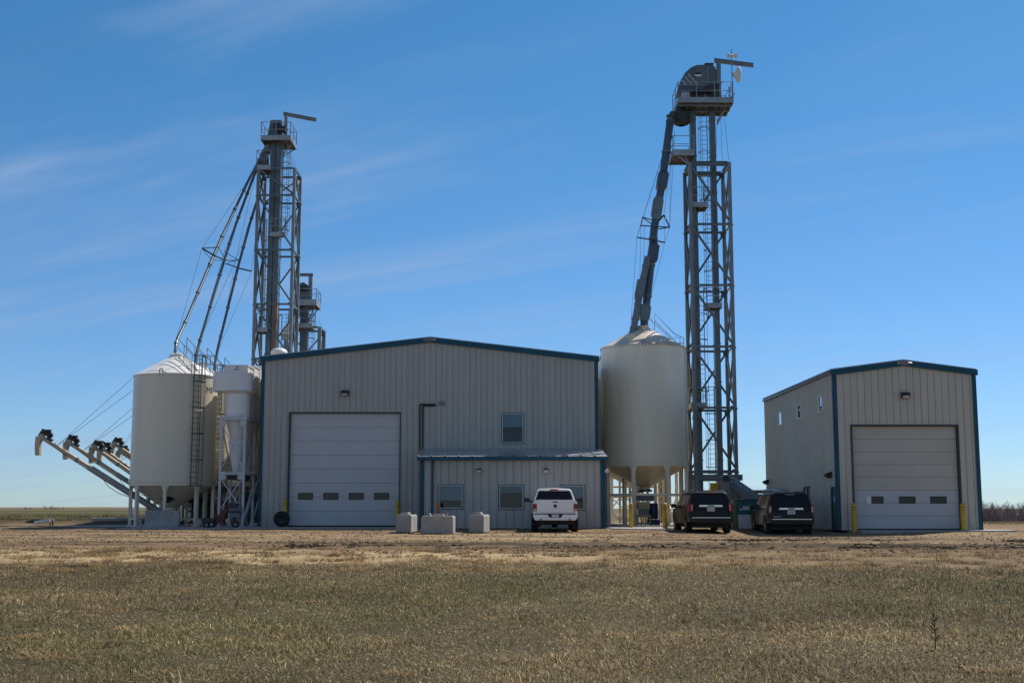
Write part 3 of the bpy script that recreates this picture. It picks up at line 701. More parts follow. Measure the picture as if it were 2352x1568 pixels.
# ------------------------------------------------------------------ lamps and cameras on the walls
def flood(u, v, D, lab, s=1.0, back=None):
    p = at(u, v, D - .05); t = thing('wall_light', lab, 'wall light', p, 'black flood lights on the gables')
    mb = MB(); mb.prism([(-.05, .17), (-.30, .12), (-.34, -.02), (-.20, -.16), (-.05, -.16)], -.2 * s, .2 * s, 'yz')
    mb.v = [(p.x + a, p.y + b_ * s, p.z + c_ * s) for a, b_, c_ in mb.v]; mb.build('housing', 'black', t, bevel=.01)
    q_ = [p + Vector((sx * .16 * s, yy * s - .008, zz_ * s)) for sx, yy, zz_ in ((-1, -.335, -.03), (1, -.335, -.03), (1, -.215, -.15), (-1, -.215, -.15))]
    MB().quad(*q_).build('lens', 'lamp_lens', t)
    return t
flood(793, 903, YF, 'black flood light above the left white overhead door', 1.0)
def lamp(u, v, D, lab):
    p = at(u, v, D - .05); t = thing('wall_light', lab, 'wall light', p, 'small lamps on the office wall')
    mb = MB(); mb.prism([(-.02, .10), (-.20, .08), (-.24, .02), (-.02, .02)], p.x - .12, p.x + .12, 'yz'); mb.v = [(a, b_ + p.y, c_ + p.z) for a, b_, c_ in mb.v]; mb.build('hood', 'darksteel', t, bevel=.008)
    mb = MB(); mb.prism([(-.02, .02), (-.22, .02), (-.20, -.10), (-.02, -.14)], p.x - .105, p.x + .105, 'yz'); mb.v = [(a, b_ + p.y, c_ + p.z) for a, b_, c_ in mb.v]; mb.build('lens', 'lamp_lens', t, bevel=.008)
lamp(1100, 1080, YA, 'small hooded lamp on the office wall, left one of two'); lamp(1254, 1080, YA, 'small hooded lamp on the office wall above the white pickup')
p = Vector((ax1 + .06, YA + .5, AZ(1079, YA)))
t = thing('security_camera', 'white dome camera on the corner of the office beside the silo', 'camera', p)
MB().box(p.x, p.x + .12, p.y - .05, p.y + .05, p.z + .04, p.z + .12).build('bracket', 'darksteel', t)
MB().lathe([(0, -.14), (.07, -.12), (.10, -.05), (.09, .03), (.05, .05)], p + Vector((.13, 0, 0)), 16).build('dome', 'white', t, smooth=50)

# ------------------------------------------------------------------ tall shed at the right
YS = 58.0
sxl, sxr = AX(1920, 1030, YS), AX(2246, 1030, YS); sz0 = .06; sze = AZ(852, YS); szr = AZ(831, YS); YSB = 74.0
sd0, sd1, sdt = AX(1961, 1100, YS), AX(2203, 1100, YS), AZ(978.5, YS)
# windows in the left wall: (u left, u right, v top, v bottom)
lw = [(1788, 1796.5, 945, 977), (1830.5, 1841, 928, 963), (1879.5, 1893, 909, 947)]
def y_on_left(u):                                      # depth at which the left wall shows at pixel column u
    lo, hi = YS, YSB + 6
    for _ in range(40):
        mid = (lo + hi) / 2
        if AX(u, 950, mid) < sxl: lo = mid
        else: hi = mid
    return mid
hl = []
for u0, u1, v0, v1 in lw:
    ya, yb_ = sorted((y_on_left(u0), y_on_left(u1))); yc = (ya + yb_) / 2; w = .92
    hl.append((yc - w / 2, yc + w / 2, AZ((v1 + .0), yc) + .02, AZ(v0, yc)))
yd = (y_on_left(1906), y_on_left(1917)); yd0 = y_on_left(1912) - .5; yd1 = yd0 + 1.0; zd = AZ(1121, yd0 + .5)
shed, shed_top, shed_roof = gable_building('metal_shed', 'tall grey metal shed with blue trim and one big overhead door at right', sxl, sxr, YS, YSB, sz0, sze, szr, 'siding_shed',
    [(sd0 - .08, sd1 + .08, sz0, sdt + .08)], hl + [(yd0 - .08, yd1 + .08, sz0, zd + .08)], .26, pitch=.33)
mb = MB()
mb.box(sd0 - .08, sd0, YS - .05, YS + .22, sz0, sdt + .08); mb.box(sd1, sd1 + .08, YS - .05, YS + .22, sz0, sdt + .08); mb.box(sd0, sd1, YS - .05, YS + .22, sdt, sdt + .08)
mb.build('door_frame', 'darksteel', shed)
pw = [(AX(a, 1147, YS), AX(b_, 1147, YS)) for a, b_ in ((1993, 2031.5), (2067, 2105), (2139, 2177))]
shdoor = sectional_door(shed, sd0 + .012, sd1 - .012, sz0 + .07, sdt, YS + .15, 8, pw, (AZ(1156, YS), AZ(1139, YS)), ['door', 'door', 'door', 'door2', 'door2', 'door2', 'door2', 'door2'])
MB().box(pw[0][0] - .01, pw[0][0] + .20, YS + .135, YS + .146, AZ(1156, YS), AZ(1139, YS)).build('notice', 'white', shdoor)
MB().box(sd0 + .3, sd1 - .3, YS + .7, YS + .75, AZ(1160, YS), AZ(1135, YS)).build('stacked_goods', 'concrete', shed)
for (a, b_, c_, d_) in hl:
    mb = MB(); x = sxl
    for yy0, yy1, zz0, zz1 in ((a, a + .06, c_, d_), (b_ - .06, b_, c_, d_), (a + .06, b_ - .06, c_, c_ + .06), (a + .06, b_ - .06, d_ - .06, d_)): mb.box(x - .05, x + .04, yy0, yy1, zz0, zz1)
    f = mb.build('window_frame', 'white', shed)
    MB().quad((x - .01, a + .06, c_ + .06), (x - .01, b_ - .06, c_ + .06), (x - .01, b_ - .06, d_ - .06), (x - .01, a + .06, d_ - .06)).build('pane', 'pane', f)
    MB().box(x + .08, x + .09, a, b_, c_, d_).build('blind', 'blind', f)
mb = MB(); x = sxl
mb.box(x - .06, x + .02, yd0 - .08, yd0, sz0, zd + .08); mb.box(x - .06, x + .02, yd1, yd1 + .08, sz0, zd + .08); mb.box(x - .06, x + .02, yd0, yd1, zd, zd + .08)
sdoor = mb.build('side_door_frame', 'trim', shed)
MB().box(x - .01, x + .03, yd0 + .005, yd1 - .005, sz0, zd - .005).build('side_door', 'greenpaint', sdoor)
MB().box(x - .02, x - .011, yd0 + .55, yd0 + .75, zd - .65, zd - .35).build('notice', 'white', sdoor)
mb = MB(); mb.box(sxl - .15, sxl - .06, YS, YSB, sze - .10, sze + .0); mb.build('eave_gutter', 'darkgalv', shed)
flood(2077, 908, YS, 'black flood light above the overhead door of the right shed', .95)
# lamps on the shed's left wall
for u, v, lab in ((1906, 1090, 'black wall light above the side door of the shed'), (1779, 1106, 'black wall light at the far end of the shed side wall')):
    yy = y_on_left(u) if u > 1800 else YSB - .6; p = Vector((sxl - .04, yy, AZ(v, yy))); t = thing('wall_light', lab, 'wall light', p, 'black lights on the shed side wall')
    mb = MB(); mb.prism([(0, .16), (-.30, .04), (-.34, -.02), (-.16, -.16), (0, -.10)], -.17, .17, 'xz'); mb.v = [(a + p.x, b_ + p.y, c_ + p.z) for a, b_, c_ in mb.v]; mb.build('housing', 'black', t, bevel=.01)
    MB().quad(*[p + Vector(q_) for q_ in ((-.345, -.12, -.03), (-.345, .12, -.03), (-.18, .12, -.165), (-.18, -.12, -.165))]).build('lens', 'lamp_lens', t)
p_y = y_on_left(1851); mb = MB()
for dy in (-.35, .35): mb.poly([(sxl - .12, p_y + dy, sz0), (sxl - .12, p_y + dy, AZ(1119, p_y)), (sxl + .0, p_y + dy, AZ(1117.5, p_y))], .05, 8)
mb.build('vent_pipe', 'darksteel', shed, smooth=40)
# ------------------------------------------------------------------ hopper silos
def ladder_geo(mb, p, q, side, w=.42, r=.017, rung=.30):
    p, q, side = Vector(p), Vector(q), Vector(side).normalized()
    for s in (-1, 1): mb.beam(p + side * (s * w / 2), q + side * (s * w / 2), r * 2, r * 1.4)
    n_ = max(2, int((q - p).length / rung))
    for i in range(n_ + 1):
        c_ = p.lerp(q, (i + .5) / (n_ + 1)); mb.tube(c_ - side * w / 2, c_ + side * w / 2, r * .8, 5)
def caged_ladder(parent, p, q, side, out, material='galvd', cage_from=.2, w=.42, mats=None, hoop=1.25, cage=True):
    mb = MB(); ladder_geo(mb, p, q, side, w); L = mb.build('ladder', material, parent)
    if not cage: return L
    p, q, side, out = Vector(p), Vector(q), Vector(side).normalized(), Vector(out).normalized()
    mb = MB(); H = (q - p); p1 = p + H * cage_from; n_ = max(2, int((q - p1).length / hoop)); cr = .36
    ring = lambda c_: [c_ + side * (cr * math.cos(R(a))) + out * (cr * .95 * math.sin(R(a)) + .12) for a in range(-10, 191, 25)]
    for i in range(n_ + 1):
        c_ = p1.lerp(q, i / n_); pts = [c_ + side * w / 2] + ring(c_) + [c_ - side * w / 2]
        for a, b_ in zip(pts[:-1], pts[1:]): mb.beam(a, b_, .012, .045)
    for j in (1, 3, 5, 7): mb.beam(ring(p1)[j], ring(q)[j], .025, .010)
    mb.build('safety_cage', material, L)
    return L
def silo(label, cx, cy, rad, ze_, zp, zr_, zbot, base, nleg, phase, roofm='silo_roof', legw=.17, brace=None, group='cream hopper silos', text=None, ladder=None, door=True, paint='silo', cone='hopper'):
    t = thing('hopper_silo', label, 'silo', (cx, cy, base), group); c0 = (cx, cy, 0)
    mb = MB(); mb.lathe([(rad, zr_), (rad, lerp(zr_, ze_, .33)), (rad, lerp(zr_, ze_, .66)), (rad, ze_)], c0, 96); sh = mb.build('shell', paint, t, smooth=30)
    mb = MB()
    for k in (0, ):
        mb.lathe([(rad + .004, zr_ - .06), (rad + .055, zr_ - .06), (rad + .055, zr_ + .10), (rad + .004, zr_ + .10)], c0, 96)
    mb.lathe([(rad + .002, zr_ - .24), (rad + .02, zr_ - .24), (rad + .02, zr_ - .06)], c0, 96)
    mb.build('ring_girder', paint, t, smooth=30)
    mb = MB()
    for k in (.33, .66):
        zz_ = lerp(zr_, ze_, k); mb.lathe([(rad + .0015, zz_ - .014), (rad + .006, zz_ - .008), (rad + .006, zz_ + .008), (rad + .0015, zz_ + .014)], c0, 96)
    mb.build('seams', paint, sh)
    rt = .36
    mb = MB(); mb.lathe([(rad + .035, ze_ - .05), (rad + .045, ze_ + .02), (lerp(rad, rt, .5), lerp(ze_, zp - .16, .52)), (rt, zp - .16)], c0, 96); roof = mb.build('roof', roofm, t, smooth=30)
    mb = MB()
    for k in range(10):                                # folded seams down the cone
        a = R(k * 36 + 8); mb.beam((cx + rad * math.cos(a), cy + rad * math.sin(a), ze_ + .025), (cx + rt * math.cos(a), cy + rt * math.sin(a), zp - .15), .018, .018)
    mb.build('roof_seams', roofm, roof)
    mb = MB(); mb.lathe([(rt + .03, zp - .17), (rt + .03, zp - .04), (rt - .08, zp), (0, zp)], c0, 32); mb.build('fill_collar', 'silo_roof2' if roofm != 'silo_roof' else 'silo_roof', roof, smooth=30)
    mb = MB(); a = R(-95); x_, y_ = cx + rad * math.cos(a), cy + rad * math.sin(a)
    mb.poly([(x_ - .09, y_, ze_ - .1), (x_ - .09, y_ - .02, ze_ + .16), (x_ - .04, y_ - .02, ze_ + .24), (x_ + .04, y_ - .02, ze_ + .24), (x_ + .09, y_ - .02, ze_ + .16), (x_ + .09, y_, ze_ - .1)], .03, 6); mb.build('lifting_lug', 'galvd', roof)
    mb = MB(); mb.lathe([(rad - .03, zr_ - .2), (.30, zbot + .14), (.30, zbot)], c0, 72); hp = mb.build('hopper_cone', cone, t, smooth=30)
    mb = MB(); mb.cbox((cx, cy, zbot - .06), .72, .72, .12); mb.box(cx - .2, cx + .2, cy - .55, cy - .36, zbot - .10, zbot); mb.build('slide_gate', 'darksteel', hp)
    if door:
        k = .60; rr = lerp(rad, .30, k) + .03; zz_ = lerp(zr_ - .2, zbot + .14, k); a = R(-86); c_ = Vector((cx + rr * math.cos(a), cy + rr * math.sin(a), zz_)); nrm = Vector((math.cos(a), math.sin(a), -.75)).normalized()
        s_ = nrm.cross(Vector((0, 0, 1))).normalized(); u_ = s_.cross(nrm); mb = MB()
        pts = [s_ * .36, u_ * .26, s_ * -.36, u_ * -.26]
        mb.add([c_ + p_ for p_ in pts] + [c_ + p_ + nrm * .05 for p_ in pts], [(3, 2, 1, 0), (4, 5, 6, 7)] + [(i, (i + 1) % 4, (i + 1) % 4 + 4, i + 4) for i in range(4)]); mb.build('inspection_door', 'black', hp)
    for i in range(nleg):
        a = R(-90 + phase + i * 360 / nleg); x_, y_ = cx + (rad - .06) * math.cos(a), cy + (rad - .06) * math.sin(a); up = (math.cos(a), math.sin(a), 0)
        mb = MB(); mb.beam((x_, y_, base), (x_, y_, zr_ - .06), legw, legw, up)
        mb.beam((x_, y_, base), (x_, y_, base + .03), legw + .16, legw + .16, up)
        mb.beam((x_, y_, zr_ - .5), (x_, y_, zr_ - .07), legw + .02, legw * .5, up, w1=legw + .42)
        mb.build('leg', paint, t)
    if brace is None:
        mb = MB(); rr = rad - .06; zz_ = lerp(base, zr_, .16)
        for i in range(nleg):
            if i == 0 or i == nleg - 1: continue
            a, b_ = R(-90 + phase + i * 360 / nleg), R(-90 + phase + (i + 1) * 360 / nleg); mb.beam((cx + rr * math.cos(a), cy + rr * math.sin(a), zz_), (cx + rr * math.cos(b_), cy + rr * math.sin(b_), zz_), .07, .07)
        mb.build('leg_brace', paint, t)
    if brace:
        mb = MB(); rr = rad - .06
        for i in range(nleg):
            a, b_ = R(-90 + phase + i * 360 / nleg), R(-90 + phase + (i + 1) * 360 / nleg)
            mb.beam((cx + rr * math.cos(a), cy + rr * math.sin(a), brace), (cx + rr * math.cos(b_), cy + rr * math.sin(b_), brace), .10, .10)
        mb.build('leg_brace', paint, t)
        for i in (2, 4, 6):
            a, b_ = R(-90 + phase + i * 360 / nleg), R(-90 + phase + (i + 1) * 360 / nleg)
            mb = MB(); A0, B0 = Vector((cx + rr * math.cos(a), cy + rr * math.sin(a), base + .1)), Vector((cx + rr * math.cos(b_), cy + rr * math.sin(b_), base + .1)); up = Vector((0, 0, brace - base - .2))
            mb.beam(A0, B0 + up, .06); mb.beam(B0, A0 + up, .06); mb.build('cross_brace', paint, t)
    if text:
        cu = bpy.data.curves.new('t', 'FONT'); cu.body = text[0]; cu.size = text[3]; cu.extrude = .004; cu.space_character = 1.05; ob = bpy.data.objects.new('t', cu); COL.objects.link(ob)
        bpy.context.view_layer.update(); tm = bpy.data.meshes.new_from_object(ob.evaluated_get(bpy.context.evaluated_depsgraph_get()))
        mb = MB(); vs = []
        for v in tm.vertices:
            a = R(text[1]) + v.co.x / rad; rr = rad + .006 + v.co.z; vs.append((cx + rr * math.cos(a), cy + rr * math.sin(a), text[2] + v.co.y))
        mb.add(vs, [tuple(p.vertices) for p in tm.polygons]); mb.build('lettering', 'ink', sh)
        bpy.data.objects.remove(ob); bpy.data.curves.remove(cu)
    if ladder is not None:
        a = R(ladder); o = Vector((math.cos(a), math.sin(a), 0)); s_ = Vector((-math.sin(a), math.cos(a), 0)); rr = rad + .16
        L = caged_ladder(t, Vector((cx, cy, 0)) + o * rr + Vector((0, 0, zr_ - .25)), Vector((cx, cy, 0)) + o * rr + Vector((0, 0, ze_ + .95)), s_, o, 'darksteel', .0)
        mb = MB()
        for k in range(5):
            zz_ = lerp(zr_ + .2, ze_ - .2, k / 4)
            for s2 in (-.21, .21): mb.beam(Vector((cx, cy, zz_)) + o * (rad) + s_ * s2, Vector((cx, cy, zz_)) + o * rr + s_ * s2, .03)
        mb.build('standoff', 'darksteel', L)
        # stepped ladder and hand rails up the cone
        mb = MB(); pe = Vector((cx, cy, ze_ + .06)) + o * (rad - .05); pt_ = Vector((cx, cy, zp - .1)) + o * (rt + .1)
        ladder_geo(mb, pe, pt_, s_, .5, .02, .25); mb.build('roof_ladder', 'galvd', t)
        mb = MB()
        for s2 in (-.32, .32):
            e0, e1 = pe + s_ * s2 + o * .1, pt_ + s_ * s2
            up = Vector((0, 0, .98))
            mb.poly([e0 + Vector((0, 0, -.1)), e0 + up, e1 + up, e1], .022, 6); mb.tube(e0 + up * .5, e1 + up * .5, .018, 5)
            m_ = e0.lerp(e1, .5); mb.tube(m_, m_ + up, .018, 5)
        # small landing guard at the eave
        g0 = Vector((cx, cy, ze_)) + o * (rad + .1)
        for hh in (.55, 1.0):
            mb.poly([g0 + s_ * .32 + Vector((0, 0, hh)), g0 + s_ * .75 + o * .0 + Vector((0, 0, hh)), g0 + s_ * .75 + o * .5 + Vector((0, 0, hh)), g0 + s_ * -.4 + o * .55 + Vector((0, 0, hh))], .02, 5)
        for q_ in (s_ * .75, s_ * .75 + o * .5, s_ * -.4 + o * .55): mb.tube(g0 + q_, g0 + q_ + Vector((0, 0, 1.0)), .02, 5)
        mb.build('hand_rail', 'galvd', t)
    return t
S1 = (at(400, 1000, 68).x, 68.0); RS = 2.25
ZE1, ZP1, ZR1, ZB1 = AZ(866.5, 68), AZ(812, 68), AZ(1106, 68), .95
for k, (lab, lad, tx) in enumerate((('nearest cream hopper silo at left, its roof ladder in front, concrete barrier before its legs', -47, ('Mᴇ', -29.5, AZ(902, 67.2), .46)),
                                ('second cream hopper silo in the left row, directly behind the nearest one', -46, None), ('third cream hopper silo in the left row, its peak just left of the white cyclones', -52, None), ('fourth cream hopper silo in the left row, only legs and cone showing under the third', None, None), ('last cream hopper silo of the left row, a few legs seen deep behind', None, None))):
    cy = 68 + [0, 4.6, 9.2, 13.8, 18.4][k]
    silo(lab, S1[0], cy, RS, ZE1, ZP1, ZR1, ZB1, .10, 8, 5.5, text=None if not tx else ('ME',) + tx[1:], ladder=lad, group='cream hopper silos in the left row')
DS2 = 72.0; S2 = (at(1480, 1000, DS2).x, DS2); RS2 = 2.50
ZE2, ZP2, ZR2 = AZ(802, DS2), AZ(748, DS2), AZ(1063, DS2)
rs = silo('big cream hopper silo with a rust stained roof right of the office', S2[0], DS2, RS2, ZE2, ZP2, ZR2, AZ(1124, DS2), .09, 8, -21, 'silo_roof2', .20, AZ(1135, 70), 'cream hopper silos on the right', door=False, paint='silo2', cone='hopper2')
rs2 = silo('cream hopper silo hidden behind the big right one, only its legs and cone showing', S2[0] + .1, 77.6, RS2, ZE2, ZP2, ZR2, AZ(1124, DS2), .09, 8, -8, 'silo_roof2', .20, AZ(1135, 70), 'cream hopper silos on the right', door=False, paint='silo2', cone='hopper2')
# hand rail, round vent and hatch on the right silo roof
mb = MB()
def on2(u, v, dd=0): return at(u, v, DS2 + dd)
mb.poly([on2(1503, 778, -.4), on2(1504, 720, -.4), on2(1548, 766, -.4), on2(1570, 776, -.4), on2(1570, 800, -.4)], .024, 6); mb.tube(on2(1490, 730, -.4), on2(1553, 790, -.4), .02, 6); mb.tube(on2(1504, 737, -.4), on2(1556, 788, -.4), .02, 6)
mb.poly([on2(1548, 775, -.4), on2(1562, 775, -.4), on2(1562, 795, -.4)], .02, 6); mb.tube(on2(1556, 788, -.4), on2(1570, 788, -.4), .02, 6)
mb.build('hand_rail', 'galvd', rs)
mb = MB(); p = on2(1449, 779, -1.45); q = on2(1430, 798, -2.0); mb.cbox(p + Vector((0, 0, .05)), .42, .5, .46); mb.beam(p + Vector((-.1, 0, 0)), q + Vector((-.1, 0, 0)), .26, .2); mb.build('roof_hatch', 'hopper', rs, bevel=.02)
mb = MB(); mb.poly([on2(1388, 822, .2) + Vector((.2 * math.cos(R(a)) - .05, -.1, .25 * math.sin(R(a)))) for a in range(-90, 271, 30)], .022, 6); mb.build('hose_loop', 'dark', rs)
mb = MB(); mb.box(S2[0] - .7, S2[0] + .35, 70.6, 71.6, AZ(1150, 71), AZ(1138, 71)); mb.build('transition_box', 'darkgalv', rs)

# ------------------------------------------------------------------ elevator towers
def lattice(root, xa, xb, ya, yb, zs, cw, bw, dw, material, base=0, top_h=None, flip=False):
    P = {('l', 'f'): (xa, ya), ('r', 'f'): (xb, ya), ('l', 'b'): (xa, yb), ('r', 'b'): (xb, yb)}
    for (x, y) in P.values():
        mb = MB(); mb.box(x - cw / 2, x + cw / 2, y - cw / 2, y + cw / 2, base, zs[0] + cw * .3)
        mb.box(x - cw * .9, x + cw * .9, y - cw * .9, y + cw * .9, base - .05, base + .03)
        for z in zs[1:]: mb.box(x - cw * .68, x + cw * .68, y - cw * .68, y + cw * .68, z - .05, z + .05)
        mb.build('column', material, root)
    faces = [(P['l', 'f'], P['r', 'f'], 0), (P['l', 'b'], P['r', 'b'], 1), (P['l', 'f'], P['l', 'b'], 0), (P['r', 'f'], P['r', 'b'], 1)]
    for i, z in enumerate(zs):
        for (a, b_, f_) in faces:
            hh = (top_h if top_h and i == 0 else bw)
            mb = MB(); d = (Vector((*b_, 0)) - Vector((*a, 0))).normalized() * (cw * .5)
            if top_h and i == 0: mb.ibeam(Vector((*a, z)) + d, Vector((*b_, z)) - d, bw * 1.2, hh)
            else: mb.angle(Vector((*a, z)) + d, Vector((*b_, z)) - d, hh)
            mb.build('horizontal_beam', 'darkgalv', root)
    for i in range(len(zs) - 1):
        for (a, b_, f_) in faces:
            up, lo = zs[i] - .08, zs[i + 1] + .08
            for A, B in ([(a, b_)] if (f_ ^ flip) == 0 else [(b_, a)]) + ([(b_, a) if f_ == 0 else (a, b_)] if a[0] == b_[0] else []):
                mb = MB(); mb.angle((A[0], A[1], up), (B[0], B[1], lo), dw)
                for (q_, zz_) in ((A, up), (B, lo)):       # gusset plates
                    o = (B[0] - A[0], B[1] - A[1]) if q_ is A else (A[0] - B[0], A[1] - B[1]); ln_ = math.hypot(*o); o = (o[0] / ln_ * .14, o[1] / ln_ * .14)
                    g_ = Vector((q_[0] + o[0], q_[1] + o[1], zz_)); mb.beam(g_ + Vector((0, 0, -.10)), g_ + Vector((0, 0, .10)), .17 if abs(o[0]) > .01 else .014, .014 if abs(o[0]) > .01 else .17, (0, 1, 0))
                mb.build('diagonal_brace', 'darkgalv', root)
def railing(mb, pts, h=1.05, r=.024, closed=False, mid=True, post=1.3):
    pts = [Vector(p) for p in pts]; seg = list(zip(pts[:-1], pts[1:])) + ([(pts[-1], pts[0])] if closed else [])
    up = Vector((0, 0, h))
    for a, b_ in seg:
        mb.tube(a + up, b_ + up, r, 6)
        if mid: mb.tube(a + up * .52, b_ + up * .52, r * .8, 6)
        n_ = max(1, round((b_ - a).length / post))
        for i in range(n_ + 1): p = a.lerp(b_, i / n_); mb.tube(p, p + up, r, 6)
def platform(root, x0, x1, y0, y1, z, open_sides='', material='galv', rail=1.05, toe=.18, brackets=None, name='service_platform'):
    mb = MB(); mb.box(x0, x1, y0, y1, z - .03, z)
    n_ = max(2, int((x1 - x0) / .55))
    for i in range(n_ + 1): x = lerp(x0 + .05, x1 - .05, i / n_); mb.box(x - .025, x + .025, y0 + .03, y1 - .03, z - .17, z - .031)
    pl = mb.build(name, 'underside', root)
    mb = MB()
    for (a, b_, c_, d_) in ((x0 - .02, x1 + .02, y0 - .03, y0), (x0 - .02, x1 + .02, y1, y1 + .03), (x0 - .03, x0 - .001, y0 + .001, y1 - .001), (x1 + .001, x1 + .03, y0 + .001, y1 - .001)):
        mb.box(a, b_, c_, d_, z - .17, z + toe)
    mb.build('toe_board', material, pl)
    mb = MB(); cs = {'f': ((x0, y0), (x1, y0)), 'b': ((x0, y1), (x1, y1)), 'l': ((x0, y0), (x0, y1)), 'r': ((x1, y0), (x1, y1))}
    for k, (a, b_) in cs.items():
        if k in open_sides: continue
        railing(mb, [(*a, z), (*b_, z)], rail)
    mb.build('railing', material, pl)
    if brackets:
        mb = MB()
        for a, b_ in brackets: mb.beam(a, b_, .07)
        mb.build('bracket', material, pl)
    return pl
def casing(root, u0, u1, vtop, ztop, zbot, D, dep, material, name='leg_casing', n=9):
    x0, x1 = AX(u0, vtop, D), AX(u1, vtop, D); mb = MB(); mb.box(x0, x1, D, D + dep, zbot, ztop)
    for i in range(n):
        z = lerp(zbot, ztop, (i + .5) / n); mb.box(x0 - .03, x1 + .03, D - .03, D + dep + .03, z - .035, z + .035)
    return mb.build(name, material, root)

# ---- right tower
D = 72.0; DB = 74.3
txa, txb = AX(1589, 600, D), AX(1680, 600, D)
rt = thing('elevator_tower', 'taller right bucket elevator tower with a rounded head and white dish antenna', 'elevator tower', ((txa + txb) / 2, D, .09), 'grain elevator towers')
zs = [AZ(v, D) for v in (376, 517, 657, 798, 938, 1084)]
lattice(rt, txa, txb, D, DB, zs, .20, .13, .115, 'galvd', .09, .28)
mb = MB(); zb_ = AZ(1096, D)
for y in (D, DB): mb.ibeam((txa - .35, y, zb_), (txb + .35, y, zb_), .16, .34)
for x in (txa, txb): mb.ibeam((x, D + .1, zb_), (x, DB - .1, zb_), .16, .34)
mb.build('base_beam', 'galvd', rt)
for x in (txa, txb):
    for y in (D, DB):
        MB().box(x - .17, x + .17, y - .17, y + .17, .09, zb_ - .171).build('base_column', 'galvd', rt)
ZPL = AZ(231, D)
xc0, xc1 = AX(1599.5, 600, D + .9), AX(1645, 600, D + .9)
casing(rt, 1592, 1605, 600, ZPL + .3, .4, D + .9, .55, 'darkgalv', n=11); casing(rt, 1638, 1650.5, 600, ZPL + .3, .4, D + .9, .55, 'darkgalv', n=11)
mb = MB(); mb.box(AX(1588, 1150, D + .9), AX(1658, 1150, D + .9), D + .7, D + 1.6, .15, 1.3); mb.build('boot', 'galvd', rt, bevel=.03)
# head
hx = [at(u, v, D + .7) for u, v in ((1556, 217), (1557, 205), (1563, 186), (1573, 169), (1586, 157), (1601, 151), (1634, 150.5), (1641, 155), (1645.5, 165), (1646, 217))]
mb = MB(); mb.prism([(p.x, p.z) for p in hx], D + .55, D + 1.55); head = mb.build('head_housing', 'darkgalv', rt, bevel=.02)
mb = MB(); mb.box(AX(1618, 152, D + .8), AX(1638, 152, D + .8), D + .6, D + 1.5, AZ(151, D + .8), AZ(147.5, D + .8)); mb.build('inspection_cover', 'darksteel', head)
mb = MB(); yh = D + .53
def hp_(u, v): p = at(u, v, yh); return Vector((p.x, yh, p.z))
for (a, b_) in (((1573, 176), (1590, 196)), ((1567, 184), (1577, 197)), ((1580, 170), (1602, 195))): mb.beam(hp_(*a), hp_(*b_), .16, .04, (0, 1, 0))
mb.beam(hp_(1558, 196), hp_(1646, 196), .05, .05); mb.beam(hp_(1626, 153), hp_(1626, 196), .04, .03, (0, 1, 0)); mb.build('stiffener', 'galv', head)
e = hp_(1604, 171.5); mb = MB(); pts = [(e.x + .23 * math.cos(R(a)), e.z + .13 * math.sin(R(a))) for a in range(0, 360, 15)]; mb.prism(pts, yh - .02, yh + .019); emb = mb.build('emblem', 'black', head)
pts = [(e.x + .24 * math.cos(R(a)), e.z - .012 + .135 * math.sin(R(a))) for a in range(180, 361, 15)]; mb = MB(); mb.prism(pts, yh - .035, yh - .021); mb.build('emblem_band', 'white', emb)
mb = MB(); mb.box(AX(1567, 215, D), AX(1585, 215, D), D + .25, D + .5, ZPL + .1, AZ(208, D)); mb.build('control_box', 'galvl', rt, bevel=.015)
mb = MB(); p = at(1602, 213, D + .3); mb.tube(p + Vector((-.35, 0, 0)), p + Vector((.35, 0, 0)), .2, 16); mb.tube(p + Vector((.3, 0, 0)), p + Vector((.85, .0, 0)), .08, 10); mb.cbox(p + Vector((0, 0, -.25)), .7, .35, .14); mb.build('drive_motor', 'black', rt, smooth=40)
mb = MB(); p = at(1628, 205, D + .45); mb.tube(p + Vector((0, -.05, -.05)), p + Vector((0, .1, -.05)), .32, 20); mb.cbox(p + Vector((.25, 0, -.1)), .7, .2, .75); mb.build('belt_guard', 'darksteel', rt, smooth=40)
x0, x1 = AX(1558, 231, D - .1), AX(1684, 231, D - .1)
plr = platform(rt, x0, x1, D - .1, DB + .1, ZPL, '', 'galv', 1.12, .17, [((x1 - .3, DB, ZPL - .2), (xc1 + .3, D + 1.2, ZPL - 1.1)), ((x1 - .3, D + 1.0, ZPL - .2), (xc1 + .3, D + 1.2, ZPL - .9)), ((x0 + .2, D + 1.2, ZPL - .2), (xc0 - .1, D + 1.2, ZPL - 1.1))])
mb = MB()
for y in (D + .2, D + 1.2, DB - .2): mb.ibeam((x0, y, ZPL - .24), (x1, y, ZPL - .24), .09, .13)
mb.build('joist', 'galvd', plr)
# lower side platform
xa_, xb_ = AX(1543, 365, D + .7), AX(1591, 365, D + .7)
z_ = AZ(352, D + .2)
platform(rt, xa_, xb_, D + .1, D + 2.2, z_, 'r', 'galv', 1.05, .2, [((xa_ + .4, D + .3, z_ - .2), (txa, D, z_ - .8)), ((xb_ - .5, D + .3, z_ - .2), (txa, D, z_ - .75))], 'spout_platform')
